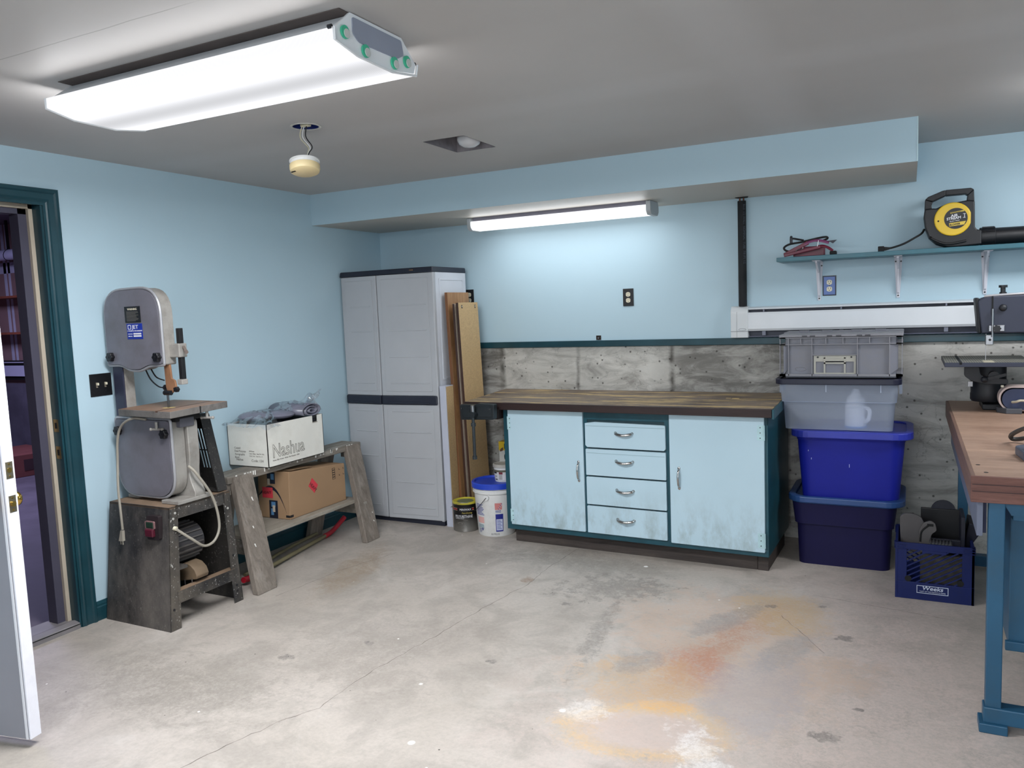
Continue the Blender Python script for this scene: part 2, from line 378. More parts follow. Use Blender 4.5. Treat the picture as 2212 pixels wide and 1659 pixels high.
def m_clear(name, tint, alpha=0.55, rough=0.3, blur=0.0, gloss=0.5):
    """thin translucent plastic: part lets light straight through, part a soft tinted surface"""
    t = NT(name)
    t.b.inputs['Base Color'].default_value = lin(tint); t.b.inputs['Roughness'].default_value = rough; t.b.inputs['Specular IOR Level'].default_value = gloss
    tr = t.n('BsdfTransparent', {'Color': (0.93, 0.96, 1, 1)})
    tl = t.n('BsdfTranslucent', {'Color': lin(tint)})
    a = t.n('MixShader', {0: 0.4}); t.t.links.new(t.b.outputs[0], a.inputs[1]); t.t.links.new(tl.outputs[0], a.inputs[2])
    b = t.n('MixShader', {0: alpha}); t.t.links.new(tr.outputs[0], b.inputs[1]); t.t.links.new(a.outputs[0], b.inputs[2])
    t.t.links.new(b.outputs[0], t.out.inputs[0]); return t.m
def m_film(name):
    t = NT(name)
    g = t.n('BsdfGlossy', {'Color': (1, 1, 1, 1), 'Roughness': 0.12}); tr = t.n('BsdfTransparent', {'Color': (0.95, 0.96, 0.98, 1)})
    lw = t.n('LayerWeight', {'Blend': 0.35})
    mx = t.n('MixShader', {0: t.ramp(lw.outputs['Facing'], 0.0, 1.0, 0.10, 0.75)})
    t.t.links.new(tr.outputs[0], mx.inputs[1]); t.t.links.new(g.outputs[0], mx.inputs[2]); t.t.links.new(mx.outputs[0], t.out.inputs[0]); return t.m

FLOOR = m_floor(); CONC = m_concrete()
BLUEWALL = m_wall('wall_paint_light_blue', (178, 204, 216), (182, 207, 219))
CEIL = m_wall('ceiling_drywall', (178, 174, 171), (185, 181, 178), band=True)
SOFUND = m_wall('soffit_underside', (186, 182, 174), (192, 188, 180))
TEAL = P('paint_dark_teal', (28, 74, 86), 0.35, var=0.15, vs=9, bump=0.05, bs=40)
TEALTRIM = P('paint_teal_trim', (25, 64, 74), 0.32, var=0.12, vs=7, bump=0.04, bs=30)
WHITE = P('white_paint', (226, 226, 230), 0.4, var=0.03, dirt=(170, 168, 164), dirt_amt=0.2)
WHITEMETAL = P('white_enamel', (222, 226, 230), 0.35, var=0.02)
BLACKP = P('black_plastic', (16, 16, 20), 0.4, var=0.1)
NAVYBLK = P('blue_black_plastic', (24, 26, 40), 0.42, var=0.12)
DARK = P('dark_void', (9, 9, 11), 0.8, var=0.1)
BRASS = P('brass', (196, 160, 84), 0.22, 1.0, var=0.08)
STEEL = P('steel', (150, 150, 152), 0.3, 1.0, var=0.12, vs=20)
CHROME = P('chrome', (190, 188, 186), 0.16, 1.0, var=0.08, vs=30)
DARKSTEEL = P('dark_steel', (58, 58, 62), 0.4, 0.8, var=0.2, vs=20)
IVORY = P('ivory_plastic', (222, 214, 190), 0.4, var=0.05)
RUBBER = P('black_rubber', (20, 20, 22), 0.75, var=0.15)
WHITETXT = P('white_print', (226, 226, 230), 0.5, var=0.02)
BLACKTXT = P('black_print', (20, 20, 24), 0.6, var=0.02)
GREYTXT = P('grey_print', (118, 114, 108), 0.7, var=0.05)

# ------------------------------------------------------------------ the room
HC, HS, SD, SL = 2.277, 2.073, 0.758, 3.629         # ceiling, soffit underside, soffit depth, soffit length
XR, YF = 5.7, -6.6
fl = MB().add([(-0.02, YF, 0), (XR, YF, 0), (XR, 0.0, 0), (-0.02, 0.0, 0)], [(0, 1, 2, 3)]).build('floor', FLOOR)
struct(fl, 'stained grey concrete slab floor with a long crack')
crk = [(1.829, -.60), (1.80, -.9), (1.792, -1.07), (1.80, -1.32), (1.765, -1.5), (1.738, -1.674), (1.715, -1.9), (1.694, -2.075), (1.67, -2.2), (1.66, -2.317), (1.63, -2.45), (1.632, -2.6), (1.634, -2.79), (1.57, -2.9), (1.542, -3.0), (1.50, -3.12), (1.481, -3.22), (1.44, -3.4)]
def strip(pts, wd, z, jit, step=0.03):
    L = []
    for i in range(len(pts) - 1):
        a, b = Vector(pts[i]), Vector(pts[i + 1]); n = max(1, int((b - a).length / step))
        for j in range(n): L.append(a.lerp(b, j / n))
    L.append(Vector(pts[-1])); vv, ff = [], []
    for i, p in enumerate(L):
        d = (L[min(i + 1, len(L) - 1)] - L[max(i - 1, 0)]).normalized(); nrm = Vector((-d[1], d[0])); j = random.uniform(-jit, jit); ww = wd * random.uniform(0.3, 1.1)
        vv += [(p[0] + nrm[0] * (j - ww), p[1] + nrm[1] * (j - ww), z), (p[0] + nrm[0] * (j + ww), p[1] + nrm[1] * (j + ww), z)]
    for i in range(len(L) - 1): ff.append((2 * i, 2 * i + 1, 2 * i + 3, 2 * i + 2))
    return MB().add(vv, ff)
CRK = P('crack_shadow', (96, 88, 80), 0.9, var=0.3, vs=20)
strip(crk, 0.0014, 0.0004, 0.006).build('floor_crack', CRK, fl)
strip([(3.19, -.96), (3.4, -1.0), (3.66, -1.04), (3.8, -1.07)], 0.0012, 0.0004, 0.003).build('floor_crack', CRK, fl)
strip([(3.08, -1.28), (3.2, -1.46), (3.3, -1.62)], 0.0010, 0.0004, 0.004).build('floor_crack', CRK, fl)
strip([(0.62, -1.95), (0.68, -1.5), (0.8, -1.1)], 0.0012, 0.0004, 0.006).build('floor_crack', CRK, fl)

# ceiling with the two openings
c = MB(); z = HC
def rect(b, x0, x1, y0, y1): b.add([(x0, y0, z), (x1, y0, z), (x1, y1, z), (x0, y1, z)], [(0, 3, 2, 1)])
H1 = (1.512, 1.737, -1.69, -1.368); DC = (1.285, -2.255, 0.058); q = 0.09
for r_ in ((-.02, XR, YF, DC[1] - q), (-.02, DC[0] - q, DC[1] - q, DC[1] + q), (DC[0] + q, XR, DC[1] - q, DC[1] + q), (-.02, XR, DC[1] + q, H1[2]), (-.02, H1[0], H1[2], H1[3]), (H1[1], XR, H1[2], H1[3]), (-.02, XR, H1[3], 0.02)): rect(c, *r_)
n = 32; o = len(c.v); pts = []
for i in range(n):
    a = 2 * PI * i / n; ca, sa = math.cos(a), math.sin(a); k = q / max(abs(ca), abs(sa))
    pts += [(DC[0] + ca * k, DC[1] + sa * k, z), (DC[0] + ca * DC[2], DC[1] + sa * DC[2], z)]
c.add(pts, [(2 * i, 2 * ((i + 1) % n), 2 * ((i + 1) % n) + 1, 2 * i + 1) for i in range(n)])
ce = struct(c.build('ceiling', CEIL), 'off white drywall ceiling with faint taped joints')

# left wall with the doorway
JY0, JY1, DZ = -3.60, -2.615, 2.05                   # rough opening
wl_ = MB().box(-0.13, 0, YF, JY0, 0, HC).box(-0.13, 0, JY1, 0.02, 0, HC).box(-0.13, 0, JY0, JY1, DZ, HC)
struct(wl_.build('wall_left', BLUEWALL), 'light blue painted left wall with the doorway')
# back wall: painted drywall above, concrete foundation below, painted ledge between
struct(MB().box(-0.13, XR, 0, 0.12, 1.225, HC).build('wall_back', BLUEWALL), 'light blue painted back wall above the concrete foundation')
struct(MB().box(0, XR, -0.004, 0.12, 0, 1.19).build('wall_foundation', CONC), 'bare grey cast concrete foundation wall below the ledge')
lt = MB().box(0.0, XR, -0.024, 0.0, 1.188, 1.2295).build('trim_1', TEALTRIM, bevel=0.003)
struct(lt, 'dark teal painted ledge board along the top of the concrete wall')
struct(MB().box(XR, XR + .1, YF, 0.1, 0, HC).build('wall_right', BLUEWALL), 'light blue right wall outside the picture')
struct(MB().box(-0.13, XR, YF - .1, YF, 0, HC).build('wall_front', BLUEWALL), 'light blue wall behind the photographer')
# soffit
so = MB().add([(0, -SD, HS), (SL, -SD, HS), (SL, -SD, HC), (0, -SD, HC), (SL, 0, HS), (SL, 0, HC)], [(0, 1, 2, 3), (1, 4, 5, 2)]).build('ceiling_soffit', BLUEWALL)
struct(so, 'long boxed soffit with light blue face below the ceiling')
MB().add([(0, -SD, HS), (SL, -SD, HS), (SL, 0, HS), (0, 0, HS)], [(0, 3, 2, 1)]).build('soffit_underside', SOFUND, so)
MB().box(SL - .004, SL + .0015, -SD - .0015, -SD + .004, HS, HC).build('corner_bead', P('pale_bead', (190, 216, 222), 0.4, var=0.03), so)
# baseboard on the left wall
bb = MB().prism([(0, 0), (0.014, 0), (0.014, .066), (0.010, .072), (0.010, .080), (0.005, .095), (0, .095)], 'y', -2.545, -0.02)
bb.v = [Vector((p[0], p[1], p[2])) for p in bb.v]
struct(bb.build('baseboard_left', TEALTRIM), 'dark teal moulded baseboard along the left wall')
# door casing: moulded profile on three sides
cs = MB(); CW = 0.078; yi, yo = -2.622, -2.544
prof = [(0, 0), (0.012, 0), (0.012, .012), (0.016, .018), (0.011, .030), (0.013, .055), (0.020, .062), (0.020, .074), (0.016, CW), (0, CW)]
def casing(b, flip):
    pass
k = len(prof)
vv = []
for (yy, zz, dy, dz) in ((yi, 0.0, 1, 0), (yi, 2.027, 1, 1), (-3.60, 2.027, -1, 1), (-3.60, 0.0, -1, 0)):
    for (px, pw) in prof: vv.append((px, yy + dy * pw, zz + dz * pw))
ff = []
for s_ in range(3):
    for i in range(k):
        j = (i + 1) % k; ff.append((s_ * k + i, s_ * k + j, (s_ + 1) * k + j, (s_ + 1) * k + i))
ff += [tuple(range(k)), tuple(range(3 * k, 4 * k))]
cs.add(vv, ff)
struct(cs.build('trim_2', TEALTRIM), 'dark teal moulded casing around the doorway')
# jamb: painted part, weatherstrip, rear part with shade put into its dark colour, strike plates, sill
PURP = P('jamb_shade', (70, 68, 84), 0.5, var=0.06)
jb = MB().box(-0.13, 0.004, -2.632, -2.612, 0.0, 2.035).box(-0.13, 0.004, -3.62, -2.612, 2.035, 2.06).box(-0.055, 0.004, -3.62, -3.595, 0, 2.035).build('trim_3', TEALTRIM)
struct(jb, 'dark teal door jamb inside the doorway')
MB().box(-0.074, -0.056, -2.651, -2.632, 0.03, 2.035).box(-0.074, -0.056, -3.6, -2.632, 2.015, 2.035).build('weatherstrip', P('beige_weatherstrip', (188, 176, 158), 0.7, var=0.08), jb)
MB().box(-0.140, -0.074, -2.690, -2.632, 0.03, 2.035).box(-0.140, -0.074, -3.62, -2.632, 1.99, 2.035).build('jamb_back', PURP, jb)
for zc in (0.995, 0.865):
    pl = MB().box(-0.046, -0.012, -2.6335, -2.6315, zc - .03, zc + .03).build('strike_plate', P('aged_brass', (140, 120, 84), 0.35, 0.9, var=0.2), jb)
    MB().box(-0.038, -0.022, -2.6340, -2.632, zc - .014, zc + .014).build('strike_hole', DARK, pl)
MB().prism([(-.16, 0), (0.012, 0), (0.012, .022), (0.006, .028), (-.03, .034), (-.05, .030), (-.16, .030)], 'y', -3.60, -2.633).build('sill', P('sill_grey', (128, 124, 126), 0.45, var=0.1, vs=10), jb)
MB().box(0.0125, 0.014, -3.6, -2.633, 0.021, 0.0245).build('sill_seam', DARK, jb)

# ------------------------------------------------------------------ white door leaf, swung open (hinge side out of the picture)
dr = thing('door_1', None, None, (-0.015, -3.575, 0), math.atan2(.19, .98), local=True); struct(dr, 'open white door with brass knobs and latch plates')
LW = 0.900
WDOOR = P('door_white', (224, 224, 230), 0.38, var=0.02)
MB().box(0, LW - .008, 0.0015, 0.0425, 0.03, 2.03).build('door_leaf', P('door_face_shade', (142, 142, 150), 0.42, var=0.03), dr)  # white door face, its shade put into the grey colour
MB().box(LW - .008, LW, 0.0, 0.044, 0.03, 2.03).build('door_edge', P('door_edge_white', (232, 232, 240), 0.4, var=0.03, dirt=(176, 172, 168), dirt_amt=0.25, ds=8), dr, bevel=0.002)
MB().box(LW - .020, LW - .010, -0.0025, 0.0015, 0.03, 2.03).build('edge_bead', WDOOR, dr, bevel=0.001)
KPL = P('latch_plate', (150, 140, 116), 0.3, 0.9, var=0.15, vs=20)
for zc in (0.985, 0.868):
    p = MB().box(LW - .001, LW + .0012, 0.009, 0.036, zc - .029, zc + .029).build('latch_plate', KPL, dr)
    MB().cyl((LW, .0225, zc), (LW + .007 if zc < .9 else LW + .002, .0225, zc), 0.009, n=16).build('latch_bolt', BRASS, p)
    for dz_ in (-.021, .021): MB().cyl((LW, .0225, zc + dz_), (LW + .002, .0225, zc + dz_), 0.0035, n=10).build('screw', BRASS, p)
for s_ in (1, -1):
    y0 = 0.044 if s_ > 0 else 0.0
    kb = MB()
    pr = [(0.031, 0.0), (0.031, 0.004), (0.024, 0.008), (0.012, 0.011), (0.011, 0.024), (0.022, 0.030), (0.027, 0.040), (0.026, 0.050), (0.018, 0.058), (0.004, 0.060)]
    kb.lathe(pr, (0, 0, 0), 24)
    kb.xf(Matrix.Translation((LW - .062, y0, 0.868)) @ Matrix.Rotation(-PI / 2 * s_, 4, 'X'))
    kb.build('door_knob', BRASS, dr)

# ------------------------------------------------------------------ the room behind the doorway
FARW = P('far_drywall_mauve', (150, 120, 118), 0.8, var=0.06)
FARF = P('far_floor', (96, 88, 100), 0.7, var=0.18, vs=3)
FY = 0.45
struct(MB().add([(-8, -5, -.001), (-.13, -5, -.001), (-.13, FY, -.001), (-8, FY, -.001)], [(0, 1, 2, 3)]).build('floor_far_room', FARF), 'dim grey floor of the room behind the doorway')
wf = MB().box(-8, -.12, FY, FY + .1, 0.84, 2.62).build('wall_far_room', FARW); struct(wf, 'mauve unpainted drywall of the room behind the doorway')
for xs_, z0, z1 in ((-5.47, 0.9, 2.62),):
    MB().box(xs_ - .06, xs_ - .01, FY - .002, FY, z0, z1).build('joint_compound', P('joint_compound', (196, 196, 216), 0.8, var=0.08), wf)
    MB().box(xs_ + .02, xs_ + .06, FY - .002, FY, z0, z1).build('joint_compound', MATS['joint_compound'], wf)
MB().box(-8, -.12, FY - .002, FY, 2.08, 2.2).build('joint_compound', MATS['joint_compound'], wf)
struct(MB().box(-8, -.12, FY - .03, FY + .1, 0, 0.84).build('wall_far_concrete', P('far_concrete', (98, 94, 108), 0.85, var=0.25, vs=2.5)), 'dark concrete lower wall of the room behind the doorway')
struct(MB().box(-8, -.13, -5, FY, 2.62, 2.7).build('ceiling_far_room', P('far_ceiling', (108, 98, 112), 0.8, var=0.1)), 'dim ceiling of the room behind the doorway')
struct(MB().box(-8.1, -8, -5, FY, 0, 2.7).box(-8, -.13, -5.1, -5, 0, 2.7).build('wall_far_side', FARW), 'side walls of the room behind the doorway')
fll = bpy.data.lights.new('far_room_fill', 'AREA'); fll.size = 1.2; fll.energy = FAR_FILL; fll.color = (0.62, 0.62, 1.0)
flo = bpy.data.objects.new('far_room_fill', fll); C.objects.link(flo); flo.location = (-3.6, -1.6, 2.55)  # area light added to brighten this room, its real source is unseen
LILAC = P('pale_duct', (206, 206, 232), 0.4, var=0.04)
du = thing('duct_pipe', 'white round pipe hung below the ceiling beyond the doorway', 'pipe', (-5.0, .25, 2.2))
MB().cyl((-7.5, .25, 2.255), (-3.6, .25, 2.255), 0.057, n=24).build('pipe_run', LILAC, du)
for x_ in (-5.07, -4.80):
    MB().box(x_ - .012, x_ + .012, .24, .26, 2.30, 2.62).build('hanger_strap', DARKSTEEL, du)
MB().tube([(-5.07 + .02 * math.sin(a), .25 + .060 * math.cos(a), 2.255 + .060 * math.sin(a)) for a in [i * PI / 8 for i in range(16)]], .004, 6, 1, True).build('hanger_ring', DARKSTEEL, du)
dp = MB().tube([(-5.02, .34, 2.185), (-4.90, .36, 1.8), (-4.84, .36, 1.42), (-4.84, .36, .95), (-4.84, .36, .86)], .032, 12, 4).build('drain_pipe', NAVYBLK); tag(dp, 'black drain pipe slanting down the wall beyond the doorway', 'pipe')
for zz, lb in ((1.815, 'upper reddish wooden wall shelf seen through the doorway'), (1.42, 'lower reddish wooden wall shelf seen through the doorway')):
    s_ = MB().box(-6.4, -4.86, .22, FY - .002, zz - .022, zz).build('wall_shelf', P('reddish_wood', (136, 76, 56), 0.6, var=0.15)); tag(s_, lb, 'shelf', 'shelves in the far room')
hh = thing('baseboard_heater', 'white baseboard heater on the concrete ledge beyond the doorway', 'heater', (-5.5, .38, .85))
MB().box(-7, -5.0, .40, .44, .88, 1.10).build('back_plate', DARK, hh)
MB().box(-7, -4.99, .375, .385, .925, 1.045).build('front_panel', LILAC, hh)
MB().box(-7, -4.99, .38, .44, 1.075, 1.085).build('top_flange', LILAC, hh)
MB().box(-4.985, -4.94, .37, .44, .90, 1.085).build('end_cap', LILAC, hh, bevel=.004)
fb = thing('flat_carton', 'dark reddish carton lying on the floor beyond the doorway', 'box', (-4.55, -.35, 0))
RB = P('reddish_carton', (120, 66, 62), 0.7, var=0.08)
MB().hexa([(-4.93, -.95, 0), (-4.30, -.95, 0), (-4.12, -.02, 0), (-4.85, .1, 0), (-4.93, -.95, .22), (-4.30, -.95, .22), (-4.12, -.02, .22), (-4.85, .1, .22)]).build('carton_body', RB, fb, bevel=.004)
MB().hexa([(-4.20, -.34, .06), (-4.178, -.34, .06), (-4.155, -.21, .06), (-4.18, -.21, .06), (-4.20, -.34, .17), (-4.178, -.34, .17), (-4.155, -.21, .17), (-4.18, -.21, .17)]).build('printed_mark', P('dark_print', (62, 40, 44), 0.7), fb)

# ------------------------------------------------------------------ ceiling fixtures
LENS = m_emit('prismatic_lens', (250, 251, 255), 1.0, True)
STRIP = m_emit('strip_lens', (250, 253, 255), 1.25)
def lamp(name, parent, loc, rot, sx, sy, watt):
    l = bpy.data.lights.new(name, 'AREA'); l.shape = 'RECTANGLE'; l.size = sx; l.size_y = sy; l.energy = watt; l.color = LAMP_COL
    o = bpy.data.objects.new(name, l); C.objects.link(o); o.parent = parent; o.location = loc; o.rotation_euler = rot; return o
LENSEND = P('lens_edge', (232, 234, 236), 0.4, var=0.02)
def big_light(name, label, loc, group, watt, rotz=0.0):
    t = thing(name, label, 'ceiling light', loc, rotz, group, local=True)
    L, hw = 1.21, 0.195                             # local: x along the tubes from 0 to L, y across, z down from the ceiling
    # wrap-around lens: shallow trough
    pr = [(-hw, -.060), (-hw, -.092), (-.10, -.112), (0.06, -.115), (hw - .01, -.096), (hw, -.062)]
    b = MB()
    for i in range(len(pr) - 1):
        (a0, z0), (a1, z1) = pr[i], pr[i + 1]
        b.add([(0.006, a0, z0), (L - .006, a0, z0), (L - .006, a1, z1), (0.006, a1, z1)], [(0, 1, 2, 3)])
    b.build('lens', LENS, t)
    rim = [(0.0, y, z) for y, z in pr]
    MB().tube(rim, .0035, 6, 1).build('lens_rim', LENSEND, t)
    MB().tube([(L, y, z) for y, z in pr], .0035, 6, 1).build('lens_rim', LENSEND, t)
    e0 = MB().prism(pr[::-1], 'x', 0.001, 0.004); e0.build('lens_end', LENSEND, t)
    # white steel housing and the open end with lamp holders
    hp = [(-hw + .008, -.062), (-.11, -.004), (.11, -.004), (hw - .008, -.062)]
    MB().prism(hp, 'x', 0.01, L - .03).build('housing', WHITEMETAL, t)
    ep = [(-hw + .004, -.062), (-hw + .01, -.092), (-.10, -.108), (0.06, -.110), (hw - .015, -.09), (hw - .004, -.062), (.12, -.002), (-.12, -.002)]
    MB().prism(ep, 'x', L - .012, L - .004).build('end_plate', P('fixture_white_lit', (244, 246, 248), .3, var=.01), t)  # whiter than the housing, in place of tube light falling on it
    gp = rpoly([(-.115, -.012), (-.115, -.055), (-.09, -.072), (.09, -.070), (.125, -.052), (.115, -.012)], .008)
    MB().prism(gp, 'x', L - .004, L - .001).build('knockout_cover', P('fixture_grey', (150, 156, 172), 0.45, var=0.04), t)
    for yy, zz in ((-.150, -.062), (-.062, -.088), (.075, -.086), (.140, -.066)):
        s_ = MB().cyl((L - .003, yy, zz), (L + .002, yy, zz), .0175, n=18).build('lamp_holder', P('holder_green', (64, 190, 150), 0.4, var=0.06), t)
        MB().cyl((L + .001, yy + .004, zz - .003), (L + .004, yy + .004, zz - .003), .012, n=16).build('holder_core', P('holder_white', (206, 208, 204), 0.5), s_)
    for yy in (-hw, hw):
        MB().cyl((L - .02, yy, -.058), (L - .008, yy, -.058), .006, n=8).build('lens_clip', DARKSTEEL, t)
    # the tubes' light: most goes down through the lens, some sideways and up from its wrapped edges
    lamp('tube_light', t, (L / 2, 0, -.118), (0, 0, 0), L - .02, hw * 2 - .03, watt * .93)
    lamp('tube_light', t, (-.012, 0, -.085), (0, math.radians(62), 0), .04, .36, watt * .03)
    lamp('tube_light', t, (L / 2, -hw - .005, -.078), (math.radians(-92), 0, 0), L - .02, .03, watt * .016)
    lamp('tube_light', t, (L / 2, hw + .005, -.078), (math.radians(92), 0, 0), L - .02, .03, watt * .016)
    return t
L1 = big_light('fluorescent_fixture', 'large wraparound fluorescent light with open end and green lamp holders', (1.045, -3.055, HC), 'wraparound ceiling lights', W_MAIN)
# dark strip painted on the ceiling beside the fixture as its shadow gap
MB().box(0.02, 1.20, -.158, -.08, -.0025, -.0005).build('shadow_gap_strip', P('shadow_gap_dark', (88, 78, 74), 0.9, var=0.2), L1)
def relight(t, k):
    for ch in t.children:
        if ch.type == 'LIGHT': ch.data = ch.data.copy(); ch.data.energy *= k * (6.0 if ch.data.size_y < .1 else 1.0)
L2 = copy_tree(L1); relight(L2, W_RIGHT / W_MAIN); L2.location = (4.22, -1.15, HC); L2['label'] = 'wraparound fluorescent light over the right workbench outside the picture'
L3 = copy_tree(L1); relight(L3, W_REAR_FILL / W_MAIN); L3.location = (2.0, -5.3, HC); L3['label'] = 'added unseen wraparound fluorescent light behind the photographer'  # fixture added behind the camera for fill light
# strip light under the soffit
st = thing('strip_light', 'narrow fluorescent strip light mounted under the soffit', 'ceiling light', (1.6, -.30, HS))
MB().prism([(-.345, HS - .0), (-.205, HS - .0), (-.205, HS - .024), (-.345, HS - .024)], 'x', 1.01, 2.20).build('housing', P('strip_housing', (120, 118, 130), 0.5, var=0.05), st)
MB().prism(rpoly([(-.358, HS - .024), (-.358, HS - .060), (-.335, HS - .080), (-.215, HS - .080), (-.192, HS - .060), (-.192, HS - .024)], .012), 'x', 1.0, 2.2, True).build('lens', STRIP, st)
lamp('tube_light', st, (0, .025, -.083), (0, 0, 0), 1.18, .11, W_STRIP * .74)
lamp('tube_light', st, (0, .112, -.045), (math.radians(100), 0, 0), 1.18, .03, W_STRIP * .06)
lamp('tube_light', st, (0, -.062, -.045), (math.radians(-100), 0, 0), 1.18, .03, W_STRIP * .14)
for x0, x1 in ((.975, 1.0), (2.2, 2.228)):
    MB().prism(rpoly([(-.362, HS - .002), (-.362, HS - .062), (-.338, HS - .084), (-.212, HS - .084), (-.188, HS - .062), (-.188, HS - .03), (-.20, HS - .002)], .008), 'x', x0, x1).build('end_cap', P('strip_end_cap', (176, 182, 186), 0.45, var=0.03), st, bevel=.002)

# ------------------------------------------------------------------ ceiling: open junction box with hanging smoke detector, square hole with bulb
jx = thing('junction_box', 'open round ceiling box with blue inside above the hanging detector', 'box', (DC[0], DC[1], HC))
MB().lathe([(DC[2], 0), (DC[2], .05), (.001, .05)], (DC[0], DC[1], HC), 28, False).build('box_shell', P('junction_blue', (28, 44, 110), 0.4, var=0.1), jx)
MB().ring(circ(DC[0], DC[1], DC[2] + .008, 28), circ(DC[0], DC[1], DC[2] - .002, 28), 'z', HC - .003, HC - .0005).build('torn_rim', P('torn_paper', (200, 198, 192), 0.9, var=0.15, vs=40), jx)
MB().box(DC[0] - .022, DC[0] + .022, DC[1] - .012, DC[1] + .012, HC - .002, HC + .02).build('wire_clump', P('cream_wire', (206, 198, 170), 0.6), jx, bevel=.004)
sd = thing('smoke_detector', 'yellowed smoke detector dangling from ceiling on its wires', 'smoke detector', (DC[0] - .01, DC[1], 2.115))
tilt = Matrix.Translation((DC[0] - .01, DC[1] - .01, 2.115)) @ Matrix.Rotation(math.radians(13), 4, Vector((-.76, -.65, 0)))
MB().lathe([(.001, -.036), (.050, -.036), (.061, -.030), (.064, -.020), (.064, -.003), (.001, -.003)], (0, 0, 0), 36, False).xf(tilt).build('detector_body', P('yellowed_plastic', (216, 196, 150), 0.45, var=0.06), sd)
MB().lathe([(.001, -.003), (.056, -.003), (.060, 0), (.060, .010), (.064, .012), (.064, .017), (.001, .017)], (0, 0, 0), 36, False).xf(tilt).build('mounting_base', P('white_plastic', (226, 226, 224), 0.4, var=0.02), sd)
for dx in (-.036, -.028, -.02): MB().box(dx - .003, dx + .003, -.045, -.038, -.0375, -.035).xf(tilt).build('vent_hole', DARK, sd)
for mm, off in ((P('cream_wire', (206, 198, 170), 0.6), -.010), (P('white_plastic', (226, 226, 224), 0.4), 0.0), (BLACKP, .012)):
    x0 = DC[0] + off
    MB().tube([(x0, DC[1], HC + .02), (x0 - .012 + off * .4, DC[1] - .01, 2.235), (x0 + .012, DC[1] + .005, 2.19), (DC[0] + .006 + off * .3, DC[1], 2.165), (DC[0] - .006, DC[1] - .005, 2.130)], .0024, 6, 5).build('wire', mm, sd)
hb = thing('recessed_light_hole', 'square hole cut in the ceiling around a recessed flood bulb', 'recessed light', (1.62, -1.53, HC))
RUSTY = P('rusty_box', (120, 112, 106), 0.7, 0.0, var=0.25, vs=14, dirt=(70, 52, 40), dirt_amt=0.8, ds=9)
x0, x1, y0, y1 = H1
b = MB(); t_ = .002
b.box(x0 - t_, x0, y0, y1, HC, HC + .16).box(x1, x1 + t_, y0, y1, HC, HC + .16).box(x0, x1, y0 - t_, y0, HC, HC + .16).box(x0, x1, y1, y1 + t_, HC, HC + .16)
b.build('box_sides', P('box_steel_grey', (140, 134, 138), 0.6, 0.0, var=0.2, vs=20), hb)
MB().box(x0, x1, y0, y1, HC + .16, HC + .165).build('box_top', RUSTY, hb)
bc = (1.66, -1.50, HC + .025)
MB().lathe([(.001, -.040), (.030, -.036), (.050, -.024), (.060, -.004), (.058, .012), (.040, .06), (.020, .10), (.018, .13)], bc, 28, False).build('flood_bulb', P('frosted_bulb', (206, 206, 208), 0.25, var=0.02), hb)

# ------------------------------------------------------------------ band saw on its stand
BS = thing('band_saw', 'old grey floor standing band saw on a paint speckled black steel stand', 'band saw', (0.27, -2.28, 0))
CAST = P('saw_grey_enamel', (118, 116, 125), 0.42, 0.15, var=0.10, vs=5, dirt=(92, 86, 84), dirt_amt=0.5, ds=4, bump=0.05, bs=60)
SIDE = P('saw_side_cast', (156, 152, 146), 0.5, 0.2, var=0.12, vs=9, dirt=(84, 74, 64), dirt_amt=0.55, ds=10)
RIM = P('saw_rim', (164, 164, 168), 0.38, 0.3, var=0.08)
SPECK = m_speckle('black_steel_paint_specks', (38, 38, 40), (178, 176, 170), 0.75, 46, 0.5, dust=(104, 96, 86))
STANDP = m_speckle('black_steel_worn', (48, 47, 48), (140, 136, 130), 0.3, 60, 0.55, dust=(112, 106, 100))
RUSTTOP = P('rusty_dusty_top', (126, 104, 84), 0.75, var=0.16, vs=9, dirt=(80, 66, 54), dirt_amt=0.5)
YF_, CY0, CY1 = -2.372, -2.362, -2.300
# upper wheel housing (outline in x, z)
up = rpoly([(.030, 1.260), (.125, 1.262), (.185, 1.236), (.265, 1.234), (.325, 1.258), (.428, 1.262), (.428, 1.637), (.030, 1.630)], [.01, .06, .05, .05, .06, .01, .135, .13], 8)
MB().prism(up, 'y', CY0, CY1, True).build('upper_housing', SIDE, BS)
dm = MB().prism([((p[0] - .229) * .965 + .229, (p[1] - 1.44) * .965 + 1.44) for p in up], 'y', YF_ - .006, CY0 + .002, True).build('upper_door', CAST, BS)
MB().tube([(p[0], YF_ + .004, p[1]) for p in up], .007, 8, 1, True).build('door_rim', RIM, dm)
# lower wheel housing
lo = rpoly([(.040, 1.0), (.040, .609), (.436, .609), (.436, 1.0)], [.02, .13, .12, .02], 8)
MB().prism(lo, 'y', CY0, CY1 + .005, True).build('lower_housing', SIDE, BS)
dl = MB().prism([((p[0] - .238) * .965 + .238, (p[1] - .805) * .965 + .805) for p in lo], 'y', YF_ - .006, CY0 + .002, True).build('lower_door', CAST, BS)
MB().tube([(p[0], YF_ + .004, p[1]) for p in lo], .007, 8, 1, True).build('door_rim', RIM, dl)
